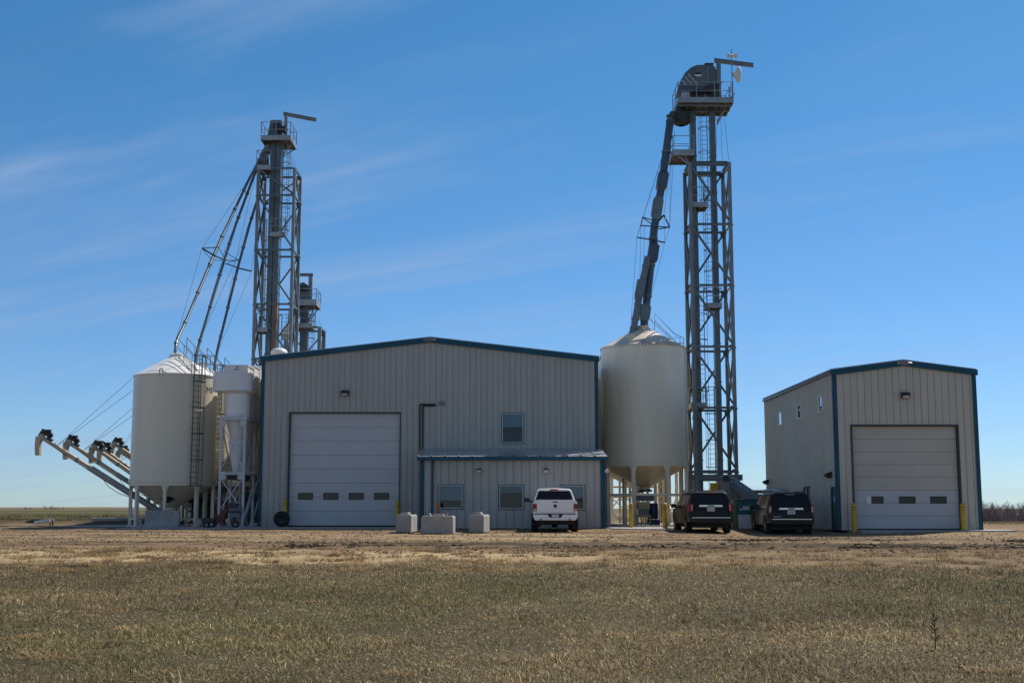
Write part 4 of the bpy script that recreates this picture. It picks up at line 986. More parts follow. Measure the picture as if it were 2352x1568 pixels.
# ladders with rest platforms
lx = AX(1616, 350, D + 1.15)
def rp(u0, u1, v, sides):
    z = AZ(v, D + .4); a, b_ = AX(u0, v, D + .4), AX(u1, v, D + .4)
    platform(rt, a, b_, D + .3, D + 1.5, z, sides, 'galv', 1.05, .14, [((a + .15, D + .5, z - .17), (a + .15, D + 1.2, z - .8))], 'rest_platform'); return z
zA = rp(1591, 1624, 470, 'b'); zB = rp(1623, 1657, 701, 'b'); zC = rp(1589, 1622, 930, 'b')
yl = D + 1.0
caged_ladder(rt, (lx, yl, zA), (lx, yl, ZPL), (1, 0, 0), (0, -1, 0), 'galvd', .06, .40)
lx2 = AX(1629.5, 580, yl); caged_ladder(rt, (lx2, yl, zB), (lx2, yl, zA + 1.1), (1, 0, 0), (0, -1, 0), 'galvd', .12, .40)
lx3 = AX(1611, 820, yl); caged_ladder(rt, (lx3, yl, zC), (lx3, yl, zB + 1.1), (1, 0, 0), (0, -1, 0), 'galvd', .12, .40)
lx4 = AX(1634, 1000, yl); caged_ladder(rt, (lx4, yl, .3), (lx4, yl, zC + 1.1), (1, 0, 0), (0, -1, 0), 'galvd', .4, .40)
# hoist arm
mb = MB(); px = AX(1651.5, 200, D + .5); zj = AZ(140, D + .5); mb.tube((px, D + .5, ZPL), (px, D + .5, zj - .1), .14, 10); mb.tube((px, D + .5, AZ(193, D + .5)), (px, D + .5, AZ(190, D + .5)), .18, 10)
mb.build('hoist_post', 'galvd', rt, smooth=40)
q_ = at(1733, 145.5, D + 1.0); mb = MB(); mb.ibeam((px - .25, D + .5, zj + .02), (q_.x, D + 1.35, zj + .02), .14, .26); mb.build('hoist_arm', 'galvd', rt)
# guy wires
mb = MB()
for a, b_ in (((x1 - .35, DB, ZPL - .2), (txb, DB, zs[0])), ((x1 - .6, D, ZPL - .2), (txb, D, zs[0])), ((x1 - .55, DB, ZPL - .2), (txb - .45, DB, zs[0]))): mb.tube(a, b_, .012, 4)
mb.build('guy_wire', 'darksteel', rt)
# antennas
ax_ = AX(1681, 200, D - .05); mast = thing('antenna_mast', 'thin mast with small white horn antennas on the right tower rail', 'antenna', (ax_, D - .16, ZPL + .1))
MB().tube((ax_, D - .16, ZPL + .1), (ax_, D - .16, AZ(116, D)), .03, 8).build('mast', 'galv', mast)
for u, s_ in ((1677, -1), (1686, 1)):
    p = at(u, 128.5, D - .16); mb = MB(); mb.lathe([(.06, -.13), (.09, -.02), (.10, .04), (.19, .11), (.19, .16), (0, .16)], (p.x, D - .16, p.z), 14, axis='x')
    if s_ < 0: mb.v = [(2 * p.x - a, b_, c_) for a, b_, c_ in mb.v]
    mb.build('horn_antenna', 'white', mast, smooth=40)
mb = MB(); p = at(1676, 206, D - .16); mb.cbox(p, .16, .14, .34); ob = mb.build('radio_box', 'galvl', mast, bevel=.02)
mb = MB(); mb.poly([p + Vector((0, -.05, -.15)), p + Vector((-.1, -.1, -.4)), p + Vector((.15, -.05, -.5)), p + Vector((.3, 0, -.2))], .02, 6); mb.build('coax_cable', 'black', mast)
dish = thing('dish_antenna', 'white dish antenna with a cone back on the right tower mast', 'antenna', at(1690, 172, D - .16))
p = at(1690, 172, D - .16); mb = MB(); mb.lathe([(.10, -.16), (.16, -.10), (.36, .06), (.45, .10), (.47, .12), (.47, .20), (.40, .27), (.2, .32), (0, .33)], (p.x, p.y, p.z), 28, axis='x'); mb.build('dish', 'white', dish, smooth=40)
MB().beam((ax_, D - .16, p.z + .08), (p.x - .12, D - .16, p.z), .10).build('bracket', 'galvl', dish)
# yellow box at the base
mb = MB(); p = at(1640, 1117, D - .4); mb.cbox(p, .42, .3, .42); mb.cbox(p + Vector((0, .16, -.9)), .1, .06, 1.6); tag(mb.build('warning_box', 'yellow', loc=p, bevel=.015), 'orange yellow box on a post at the foot of the right tower', 'box')

# ---- left tower
D = 80.0; DB = 82.3
txa, txb = AX(588, 600, D), AX(671.5, 600, D)
lt = thing('elevator_tower', 'left bucket elevator tower rising behind the cyclones with three thin spouts', 'elevator tower', ((txa + txb) / 2, D, .09), 'grain elevator towers')
zs = [AZ(v, D) for v in (388, 450, 575.5, 700, 825, 950)]
lattice(lt, txa, txb, D, DB, zs, .19, .12, .11, 'galvd', .09)
ZPL = AZ(317, D)
casing(lt, 614, 625.5, 600, ZPL + .2, .4, D + .6, .7, 'darkgalv', n=13); casing(lt, 627, 639, 600, ZPL + .2, AZ(690, D), D + .55, .8, 'darkgalv', n=9); casing(lt, 627.1, 638.9, 600, AZ(690.1, D), .4, D + .55, .8, 'rusty', n=6)
mb = MB(); pts = [at(u, v, D + .5) for u, v in ((614, 316), (621.5, 280), (623, 277), (647.5, 277), (649, 316))]; mb.prism([(p.x, p.z) for p in pts], D + .35, D + 1.4); head = mb.build('head_housing', 'darkgalv', lt, bevel=.03)
mb = MB(); p = at(637, 291, D + .25); mb.tube(p + Vector((0, -.1, .0)), p + Vector((0, .1, 0)), .26, 16); mb.cbox(p + Vector((.3, 0, -.2)), .55, .3, .4); mb.build('drive_motor', 'black', lt, smooth=40)
x0, x1 = AX(599.5, 317, D - .1), AX(667, 317, D - .1)
platform(lt, x0, x1, D - .1, DB - .1, ZPL, '', 'galv', 1.08, .16, [((x1 - .15, DB - .2, ZPL - .2), (AX(652, 350, D + 1), D + 1, ZPL - .95)), ((x1 - .15, D + .9, ZPL - .2), (AX(650, 350, D + 1), D + 1, ZPL - .85)), ((x0 + .2, D + 1, ZPL - .2), (AX(618, 350, D + 1), D + 1, ZPL - .9))])
z_ = AZ(385, D); platform(lt, AX(590, 385, D), AX(621, 385, D), D - .1, D + 1.3, z_, 'r', 'galv', 1.15, .15, None, 'spout_platform')
z2_ = AZ(538, D + .2); platform(lt, AX(621, 538, D + .1), AX(654, 538, D + .1), D + .05, D + .5, z2_, 'l', 'galv', 1.05, .12, None, 'rest_platform')
z3_ = AZ(756, D + .2); platform(lt, AX(586, 756, D + .2), AX(613, 756, D + .2), D + .2, D + 1.4, z3_, 'r', 'galv', 1.05, .14, None, 'rest_platform')
yl = D + .45
l1 = AX(652, 450, yl); caged_ladder(lt, (l1, yl + .5, z2_), (l1, yl + .5, ZPL), (1, 0, 0), (0, -1, 0), 'galvd', .06, .38)
l2 = AX(611, 650, yl); caged_ladder(lt, (l2, yl + .7, z3_), (l2, yl + .7, z2_ + 1.1), (1, 0, 0), (0, -1, 0), 'galvd', .1, .38)
l3 = AX(646, 850, yl); caged_ladder(lt, (l3, yl + .9, .3), (l3, yl + .9, z3_ + 1.1), (1, 0, 0), (0, -1, 0), 'galvd', .2, .38)
mb = MB(); px = AX(656.5, 290, D + .6); zj = AZ(262, D + .6); mb.tube((px, D + .6, ZPL), (px, D + .6, zj - .08), .11, 10); mb.tube((px, D + .6, AZ(299, D + .6)), (px, D + .6, AZ(296, D + .6)), .15, 10); mb.build('hoist_post', 'galvd', lt, smooth=40)
q_ = at(727, 271.5, D + 2.0); mb = MB(); mb.ibeam((px - .18, D + .6, zj + .02), (q_.x, D + 1.9, zj + .0), .13, .24); mb.build('hoist_arm', 'galvd', lt)
mb = MB()
for a, b_ in (((x1 - .5, DB - .2, ZPL - .2), (txb, DB, zs[0])), ((x1 - .55, D, ZPL - .2), (txb, D, zs[0]))): mb.tube(a, b_, .011, 4)
mb.build('guy_wire', 'darksteel', lt)
mb = MB(); mb.prism([(p.x, p.z) for p in (at(621, 333, D + 1), at(612, 335, D + 1), at(599, 357, D + 1), at(596, 371, D + 1), at(603, 376, D + 1), at(616, 352, D + 1), at(622, 350, D + 1))], D + .7, D + 1.3); mb.build('discharge_chute', 'galvd', lt, bevel=.02)
mb = MB(); p = at(607, 372, D + .9); mb.lathe([(.12, .4), (.30, .3), (.32, -.15), (.16, -.4)], p, 16); mb.build('distributor', 'galvd', lt, smooth=40)

# ---- small tower behind
D = 92.0; DB = 94.2
txa, txb = AX(657, 760, D), AX(734, 760, D)
st = thing('elevator_tower', 'short third elevator tower farther back, its head just above the shop roof', 'elevator tower', ((txa + txb) / 2, D, .09), 'grain elevator towers')
zs = [AZ(v, D) for v in (753, 850, 960, 1070)]
lattice(st, txa, txb, D, DB, zs, .26, .14, .11, 'galvd', .09)
ZPL = AZ(697, D)
casing(st, 689, 706, 740, ZPL + .2, .4, D + .6, .9, 'darkgalv', n=10)
mb = MB(); pts = [at(u, v, D + .5) for u, v in ((676, 697), (678, 660), (683, 651.5), (700, 648), (707, 655), (709.5, 663), (709.5, 697))]; mb.prism([(p.x, p.z) for p in pts], D + .4, D + 1.5); mb.build('head_housing', 'darkgalv', st, bevel=.03)
mb = MB(); p = at(697, 661, D + .3); mb.tube(p + Vector((-.35, 0, 0)), p + Vector((.3, 0, 0)), .24, 14); mb.build('drive_motor', 'darksteel', st, smooth=40)
x0, x1 = AX(674, 697, D - .2), AX(726, 697, D - .2)
platform(st, x0, x1, D - .2, D + 2.0, ZPL, '', 'galv', 1.1, .3, [((x1 - .2, D + 1.8, ZPL - .2), (AX(707, 735, D + 1), D + 1, ZPL - 1.3)), ((x1 - .2, D + .5, ZPL - .2), (AX(707, 735, D + 1), D + 1, ZPL - 1.2))])
z_ = AZ(748, D); platform(st, AX(663, 748, D), AX(716, 748, D), D - .1, D + 1.6, z_, '', 'galv', 1.1, .2, None, 'rest_platform')
l1 = AX(712, 800, D + .5); caged_ladder(st, (l1, D + .5, .3), (l1, D + .5, ZPL), (1, 0, 0), (0, -1, 0), 'galvd', .1, .4)
mb = MB(); px = AX(713, 660, D + .5); zj = AZ(631, D + .5); mb.tube((px, D + .5, ZPL), (px, D + .5, zj - .1), .16, 10); mb.build('hoist_post', 'galvd', st, smooth=40)
mb = MB(); mb.ibeam((px + .18, D + .5, zj), (AX(677, 630, D + .5), D + .5, zj), .14, .22); mb.build('hoist_arm', 'galvd', st)
mb = MB(); mb.beam(at(689, 704, D + 1), at(655, 775, D - 4), .5, .45); mb.build('discharge_chute', 'galvd', st, bevel=.03)
mb = MB()
for u in (725, 731): mb.tube(at(u, 742, D) if 0 else (AX(u, 735, D), D + .2, ZPL - 1.2), (txb, D + (u - 725) * .3, zs[0]), .012, 4)
mb.build('guy_wire', 'darksteel', st)

# ------------------------------------------------------------------ grain spouts
def spout(label, pts, r, material='galvd', collars=(), group=None, cat_='grain spout'):
    'pts = (u, v, depth)'
    P = [at(*p) for p in pts]; t = thing('grain_spout', label, cat_, P[-1], group)
    mb = MB(); mb.poly(P, r, 12); mb.build('pipe', material, t, smooth=50)
    L = [0]
    for a, b_ in zip(P[:-1], P[1:]): L.append(L[-1] + (b_ - a).length)
    def along(f_):
        d = f_ * L[-1]
        for i in range(len(P) - 1):
            if d <= L[i + 1]: return P[i].lerp(P[i + 1], (d - L[i]) / (L[i + 1] - L[i])), (P[i + 1] - P[i]).normalized()
        return P[-1], (P[-1] - P[-2]).normalized()
    for f_ in collars: p, d = along(f_); MB().tube(p - d * .06, p + d * .06, r * (1.45 if r < .15 else 1.18), 12).build('flange', 'slate' if r > .15 else 'slate', t, smooth=50)
    return t, along
def depth(v, v0, D0, v1, D1): return D0 + (D1 - D0) * (v - v0) / (v1 - v0)
G_ = 'thin spouts from the left tower to the silos'
L1 = [(612, 345, 80.6), (596, 366, 80.2), (570, 416, 79.2)]
ta, fa = spout('outermost left thin spout, running from the tower to the nearest silo', L1 + [(u, v, depth(v, 416, 79.2, 808, 68)) for u, v in ((514.5, 533), (491.4, 584), (432, 725.5), (404.9, 784.6), (402, 810))], .085, 'darkgalv', (.2, .3, .44, .58, .72, .86, .955), G_)
tb, fb = spout('middle thin spout, running from the tower to the second silo', [(600, 362, 80.9), (577, 420, 79.6)] + [(u, v, depth(v, 420, 79.6, 833, 72.6)) for u, v in ((542, 514.5), (516.7, 592.6), (459.8, 780), (451, 814), (449.5, 833))], .085, 'darkgalv', (.2, .32, .45, .6, .75, .9), G_)
tc_, fc = spout('innermost thin spout close to the tower legs, running to the third silo', [(608, 390, 81.2), (597, 440, 80.9)] + [(u, v, depth(v, 440, 80.9, 850, 76.8)) for u, v in ((573.7, 514.5), (547, 611.6), (501, 797), (492.5, 839), (492.5, 850))], .085, 'darkgalv', (.25, .4, .56, .7, .84, .94), G_)
mb = MB()                                              # bracing frames between the spouts, one per pipe
def frame3(t, c_, along_u, half, up_):
    mb = MB(); s_ = along_u.normalized(); c_ = Vector(c_)
    mb.beam(c_ - s_ * half, c_ + s_ * half, .07); mb.beam(c_ - s_ * half, c_ + up_, .035); mb.beam(c_ + s_ * half, c_ + up_, .035); mb.beam(c_ - s_ * half, c_ - up_, .03); mb.beam(c_ + s_ * half, c_ - up_, .03)
    mb.build('spreader_frame', 'darksteel', t)
A, B_, Cc = fa(.50)[0], fb(.50)[0], fc(.50)[0]
pA, pB, pC = at(494, 588, depth(588, 416, 79.2, 808, 68)), at(519, 598, depth(598, 420, 79.6, 833, 72.6)), at(549, 616, depth(616, 440, 80.9, 850, 76.8))
mb = MB(); e0 = at(464, 570, pA.y - .6); mb.beam(e0, pA, .07); mb.beam(pA, pB, .07); mb.beam(e0, at(502, 568, pA.y), .05); mb.beam(at(502, 568, pA.y), pB, .03); mb.beam(e0, at(486, 597, pA.y), .025); mb.beam(at(491, 598, pA.y - .8), pB, .04); mb.build('spreader_frame', 'darksteel', ta)
mb = MB(); mb.beam(pB, at(549, 598, pC.y), .06); mb.beam(at(515, 578, pB.y), at(549, 598, pC.y), .03); mb.beam(at(524, 604, pB.y), at(541, 598, pB.y), .03); mb.beam(at(519, 605, pB.y - .3), pC, .06); mb.build('spreader_frame', 'darksteel', tb)
mb = MB(); e1 = at(578, 623, pC.y + .3); mb.beam(pC, e1, .08); mb.build('spreader_frame', 'darksteel', tc_)
for t, p0, es, p1 in ((ta, at(575, 405, 79.3), (e0, at(491, 598, pA.y - .8)), at(404, 782, 68.6)), (tb, at(585, 405, 79.8), (at(541, 598, pB.y), at(515, 578, pB.y)), at(457, 785, 73.6)), (tc_, at(600, 430, 80.9), (e1, at(541, 600, pC.y)), at(503, 800, 77.6))):
    mb = MB()
    for e_ in es: mb.poly([p0, e_, p1], .010, 4)
    mb.build('stay_cable', 'darksteel', t)

dv = lambda v: depth(v, 281, 72.6, 745, 72.0)
tr, fr = spout('thick dark main spout leaning from the right tower head to the silo peak',  [(1546, 262, 72.9), (1539, 281, 72.4)] + [(u, v, dv(v)) for u, v in ((1530, 349), (1521, 419), (1511, 476), (1502.5, 524), (1498, 578), (1489, 659), (1484.5, 699), (1480, 722), (1479.5, 752))], .235, 'bluesteel', (.06, .2, .33, .47, .60, .72, .86, .965), 'thick spouts from the right tower')
for u, v, w_, h_, mt, nm in ((1521, 416, .74, .85, 'bluesteel', 'flow_retarder'), (1509.5, 478, .40, 1.0, 'slate', 'flow_retarder'), (1500, 581, .60, .9, 'bluesteel', 'flow_retarder'), (1481.5, 717, .44, .62, 'slate', 'flow_retarder')):
    d = (at(1498, 578, dv(578)) - at(1521, 419, dv(419))).normalized(); c_ = at(u, v, dv(v) - .05); mb = MB()
    mb.beam(c_ - d * h_ / 2, c_ + d * h_ / 2, w_, .62, (1, 0, 0)); 
    mb2 = MB(); mb2.beam(c_ - d * (h_ / 2 + .2), c_ - d * h_ / 2, .36, .36, (1, 0, 0), w1=w_, h1=.6); mb2.beam(c_ + d * h_ / 2, c_ + d * (h_ / 2 + .2), w_, .6, (1, 0, 0), w1=.36, h1=.36)
    mb.add(mb2.v, mb2.f)
    mb.build(nm, mt, tr, bevel=.012)
mb = MB(); p = at(1565, 271, 72.9); mb.lathe([(.30, .75), (.33, .35), (.52, .25), (.56, -.25), (.42, -.42), (.2, -.5)], p, 24); mb.beam(p + Vector((-.2, 0, .1)), at(1541, 272, 72.5), .6, .55); mb.build('inlet_hopper', 'darksteel', tr, smooth=40)
ts, fs_ = spout('lighter branch spout leaving the thick one and landing on the silo roof', [(u, v, dv(v) - .42) for u, v in ((1488, 590), (1482, 618), (1471.5, 664), (1461, 722), (1456, 752), (1450, 772))], .20, 'slate', (.12, .35, .6, .78, .9), 'thick spouts from the right tower')
c_ = at(1470, 663, dv(663) - .45); d = (at(1461, 722, dv(722)) - at(1471, 664, dv(664))).normalized(); mb = MB(); mb.beam(c_ - d * .5, c_ + d * .5, .5, .5, (1, 0, 0)); mb.beam(c_ + d * .5, c_ + d * .75, .5, .5, (1, 0, 0), w1=.34, h1=.34); mb.build('flow_retarder', 'slate', ts, bevel=.012)
mb = MB()
F1 = [at(u, v, dv(v) + dd) for u, v, dd in ((1476, 499, .3), (1472, 518, -.6), (1525, 494, .5), (1538, 522, -.4), (1514, 526, -.7))]; c1, c2 = at(1507, 508, dv(508)), at(1503, 520, dv(520))
for a, b_ in ((F1[0], c1), (F1[0], c2), (F1[1], c2), (F1[0], F1[1]), (F1[2], c1), (F1[2], F1[3]), (F1[3], c2), (F1[3], F1[4]), (F1[4], c2), (F1[2], c2)): mb.beam(a, b_, .06)
mb.build('spreader_frame', 'darksteel', tr)
mb = MB(); F2 = [at(1463, 545, dv(545)), at(1527, 557, dv(557))]; c3 = at(1497, 551, dv(551) - .3); mb.beam(F2[0], c3, .07); mb.beam(c3, F2[1], .07); mb.build('spreader_frame', 'darksteel', tr)
top = at(1543, 290, dv(290)); bot = [at(1449, 742, 68.4), at(1493, 690, dv(690))]
mb = MB()
for e_, b_ in ((F1[0], F2[0]), (F1[1], F2[0])): mb.poly([top, e_, b_, bot[0]], .011, 4)
for e_, b_ in ((F1[2], F2[1]), (F1[3], F2[1])): mb.poly([at(1550, 300, dv(300)), e_, b_, bot[1]], .011, 4)
for u in (1472, 1480): mb.tube(at(u, 518, dv(518)), at(u - 3, 660, dv(660)), .011, 4)
mb.tube(at(1541, 350, dv(350)), F1[3], .011, 4); mb.build('stay_cable', 'darksteel', tr)

# ------------------------------------------------------------------ unloading augers
def auger(label, u, v, D, u1, v1, ang_spout=1, cable=None, r=.115, big=None, D1=None):
    a, b_ = at(u, v, D), at(u1, v1, D1 or D); t = thing('unloading_auger', label, 'auger', b_, 'unloading augers left of the silos'); d = (b_ - a).normalized()
    mb = MB(); mb.tube(a - d * .15, b_, r, 16)
    ln_ = (b_ - a).length
    tb_ = mb.build('tube', 'beige', t, smooth=40)
    for k in (.25, .5, .75): c_ = a.lerp(b_, k); MB().tube(c_ - d * .05, c_ + d * .05, r * 1.25, 16).build('joint_band', 'galvd', tb_, smooth=40)
    if big:
        mb = MB(); mb.tube(a.lerp(b_, big), b_, r * (1.5 if big < .4 else 1.2), 16); mb.build('outer_tube', 'tubegrey', t, smooth=40)
    # discharge hood: bends down past the end of the tube
    up = Vector((d.z, 0, -d.x)); up = up if up.z > 0 else -up
    mb = MB(); h0 = a - d * .12 - up * .02
    ctr = [h0 + up * .13, h0 - d * .22 - up * .02, h0 - d * .30 + Vector((0, 0, -.34)), h0 - d * .31 + Vector((0, 0, -.68)), h0 - d * .28 + Vector((0, 0, -1.05))]
    wds = [.26, .34, .30, .26, .24]
    for p, q_, w0, w1_ in zip(ctr[:-1], ctr[1:], wds[:-1], wds[1:]): mb.beam(p, q_, .30, w0, (1, 0, 0), .30, w1_)
    mb.build('discharge_hood', 'beige', t, bevel=.01)
    mb = MB(); c_ = a + up * .34 - d * .1; mb.tube(c_ - d * .18, c_ + d * .24, .155, 16); mb.tube(c_ + d * .24, c_ + d * .32, .115, 16); mb.cbox(c_ + up * .16, .2, .2, .14); mo = mb.build('motor', 'black', t, smooth=40)
    mb = MB(); mb.beam(a - d * .32 - up * .05, a - d * .32 + up * .44, .30, .09, (0, 1, 0)); mb.beam(a + d * .2 + up * .08, a + d * .2 + up * .22, .34, .2, (0, 1, 0)); mb.build('belt_guard', 'darksteel', t, bevel=.01)
    if cable:
        mb = MB()
        for (cu, cv, cd) in cable:
            p0 = a + d * .75 + up * .1; mid = p0.lerp(at(cu, cv, cd), .35); mb.poly([p0, mid, at(cu, cv, cd)], .011, 4)
        p0 = a + d * 1.2 + up * .35; mb.poly([p0 + Vector((.13 * math.cos(R(g_)), .02 * math.sin(R(g_ * 2)), .13 * math.sin(R(g_)))) for g_ in range(0, 361, 30)], .014, 5)
        mb.build('support_cable', 'darksteel', t)
    mb = MB(); pts = [a + d * .6 - up * .10] + [a.lerp(b_, k) - up * (r + .03 + (.18 if 3 < i < 6 else .0)) for i, k in enumerate((.2, .3, .38, .46, .52, .6, .7, .85))]; mb.poly(pts, .018, 5); mb.build('power_cable', 'black', t)
    return t
auger('lowest and nearest unloading auger, its thick tube reaching farthest left', 104, 1009, 68.0, 400, 1196, cable=[(304, 868, 67.6), (304, 897, 67.0)], big=.34)
auger('second unloading auger just above the nearest one, with a slimmer tube', 166, 1021, 72.6, 412, 1183, cable=[(303, 938, 72), (303, 955, 72)], big=.42)
auger('third unloading auger with its motor close to a second one behind', 224, 1032, 76.8, 420, 1167, cable=None)
auger('fourth unloading auger, its hood tucked right behind the third one', 242, 1035, 78.6, 425, 1166, cable=[(303, 990, 79), (303, 999, 79)])
auger('fifth unloading auger, its motor highest near the silo side', 270, 1024, 82.5, 440, 1140, cable=None)
auger('sixth unloading auger, half hidden by the silo wall', 283, 1041, 85.5, 440, 1145, cable=None)

# ------------------------------------------------------------------ cyclones
cx0 = AX(545, 930, 65.9); rb = .63
zt_, zv, zb2, zc2 = AZ(856, 65.4), AZ(897, 65.4), AZ(962, 65.4), AZ(1081, 65.6)
labs = ('front white dust cyclone at the corner of the shop', 'middle white dust cyclone, partly hidden by the front one', 'rear white dust cyclone, mostly hidden by the other two')
for k in range(3):
    cy = 66.0 + k * 1.62; dyk = k * 1.62
    first = k == 0
    cyc = thing('cyclone', labs[k], 'cyclone', (cx0, cy, .1), 'white dust cyclones'); c0 = (cx0, cy, 0)
    mb = MB(); mb.lathe([(rb, zb2 - .1), (rb, zt_), (0, zt_ + .02)], c0, 40); mb.build('barrel', 'white', cyc, smooth=40)
    if first:                                          # inlet scroll: radius grows round to the left and front
        mb = MB(); pts = []
        for i in range(0, 48):
            a = R(20 - i * 7.5); rr = rb + .06 + .66 * min(1, (i / 26.0)) * (1 if i < 34 else max(0, 1 - (i - 34) / 10)); pts.append((c0[0] + rr * math.cos(a), c0[1] + .55 * rr * math.sin(a) / .75))
        mb.prism(pts, zv, zt_ + .03, 'xy'); mb.build('inlet_scroll', 'white', cyc, smooth=30)
    else:
        mb = MB(); mb.lathe([(rb, zv), (rb + .07, zv), (rb + .07, zt_ + .03), (0, zt_ + .03)], c0, 40); mb.build('inlet_collar', 'white', cyc, smooth=40)
    mb = MB(); mb.lathe([(rb + (.30 if first else .08), zv + .002), (rb, zv - .16)], c0, 40); mb.build('scroll_skirt', 'white', cyc, smooth=40)
    mb = MB(); zj = AZ(1011, 65.6); mb.lathe([(rb - .02, zb2), (.33, zj), (.42, zj + .005), (.43, zj - .03), (.40, zj - .25), (.17, zc2), (.17, zc2 - .1)], c0, 32); mb.build('cone', 'white', cyc, smooth=30)
    mb = MB(); mb.cbox((c0[0], c0[1], zc2 - .28), .5, .5, .36); mb.tube((c0[0] - .4, c0[1], zc2 - .3), (c0[0] + .45, c0[1], zc2 - .3), .14, 12); mb.build('rotary_valve', 'darksteel', cyc, smooth=40)
    mb = MB(); mb.box(c0[0] + .05, c0[0] + .2, c0[1] - rb - .06, c0[1] - rb + .02, zb2 + .02, zb2 + .2); mb.build('bracket', 'white', cyc)
fr_ = thing('support_frame', 'white steel leg frame with crossed braces carrying the cyclones', 'support frame', (cx0, 66.0, .1))
fy = (65.25, 67.7, 70.1); fxl, fxr = AX(509.5, 964, 65.25), AX(563.5, 964, 65.25); zf1, zf2 = AZ(963, 65.25), AZ(1087, 65.25)
for y in fy:
    for x, s_ in ((fxl, -1), (fxr, 1)):
        MB().beam((x, y, .1), (x, y, zf1), .125).build('post', 'framegrey', fr_); MB().cbox((x, y, .12), .3, .3, .05).build('foot_plate', 'framegrey', fr_)
        mb = MB(); mb.cbox((x - s_ * .12, y - .085, zf2 - .1), .36, .014, .42); mb.cbox((x - s_ * .1, y - .085, zf1 - .2), .3, .014, .3); mb.build('gusset', 'framegrey', fr_)
    MB().beam((fxl - .08, y, zf1 + .06), (fxr + .08, y, zf1 + .06), .14, .18).build('cross_beam', 'framegrey', fr_)
    MB().beam((fxl + .08, y, zf2), (fxr - .08, y, zf2), .12, .13).build('cross_beam', 'framegrey', fr_)
for y0_, y1_ in zip(fy[:-1], fy[1:]):
    for x in (fxl, fxr):
        MB().beam((x, y0_ + .08, zf1 + .05), (x, y1_ - .08, zf1 + .05), .13, .16).build('side_beam', 'framegrey', fr_)
        MB().beam((x, y0_ + .08, zf2), (x, y1_ - .08, zf2), .11).build('side_beam', 'framegrey', fr_)
        MB().beam((x, y0_, zf1 - .2), (x, y1_, zf2 + .2), .06).build('diagonal_brace', 'framegrey', fr_); MB().beam((x + .07, y1_, zf2 - .2), (x + .07, y0_, .5), .06).build('diagonal_brace', 'framegrey', fr_)
for (za, zb_) in ((zf1 - .25, zf2 + .25), (zf2 - .25, AZ(1168, 65.25))):
    MB().beam((fxl + .05, 65.2, za), (fxr - .05, 65.2, zb_), .05, .03, (0, 1, 0)).build('diagonal_brace', 'framegrey', fr_); MB().beam((fxr - .05, 65.24, za), (fxl + .05, 65.24, zb_), .05, .03, (0, 1, 0)).build('diagonal_brace', 'framegrey', fr_)
MB().beam((fxr, 65.2, .2), (AX(592, 1070, 65.6), 67.7, AZ(1052, 65.7)), .07).build('stay', 'galv', fr_)
pb = thing('outlet_plenum', 'white box duct lying across the tops of the cyclones', 'duct', (cx0, 65.4, zt_))
xa_, xb_ = AX(517.5, 846, 65.4), AX(568, 846, 65.4)
for k in range(3):
    y0_ = 65.4 + k * 1.62; zt2 = AZ(839, 65.4) + k * .16; mb = MB(); mb.box(xa_, xb_, y0_, y0_ + 1.58, zt_ + .04, zt2 - .03); mb.box(xa_ - .04, xb_ + .04, y0_ - .02, y0_ + 1.595, zt2 - .029, zt2 + .03)
    mb.box(xa_ - .03, xb_ + .03, y0_ - .01, y0_ + .05, zt_ + .035, zt2 - .031); mb.build('box_section', 'white', pb)
mb = MB()
mb.box(lerp(xa_, xb_, .48), lerp(xa_, xb_, .60), 65.36, 65.398, lerp(zt_ + .04, AZ(839, 65.4), .72), lerp(zt_ + .04, AZ(839, 65.4), .80)); mb.box(lerp(xa_, xb_, .40), lerp(xa_, xb_, .64), 65.37, 65.398, lerp(zt_ + .04, AZ(839, 65.4), .38), lerp(zt_ + .04, AZ(839, 65.4), .46)); mb.build('handle', 'black', pb)
# domed tank behind the shop corner
p = at(641, 811, 76); t = thing('domed_tank', 'tank with a white dome just showing over the shop eave', 'tank', (p.x, 76, .09))
MB().lathe([(.5, .09), (.5, p.z)], (p.x, 76, 0), 32).build('shell', 'silo', t, smooth=40)
MB().lathe([(.53, -.03), (.53, .04), (.47, .17), (.33, .27), (.14, .32), (0, .33)], p, 32).build('dome', 'white', t, smooth=60)
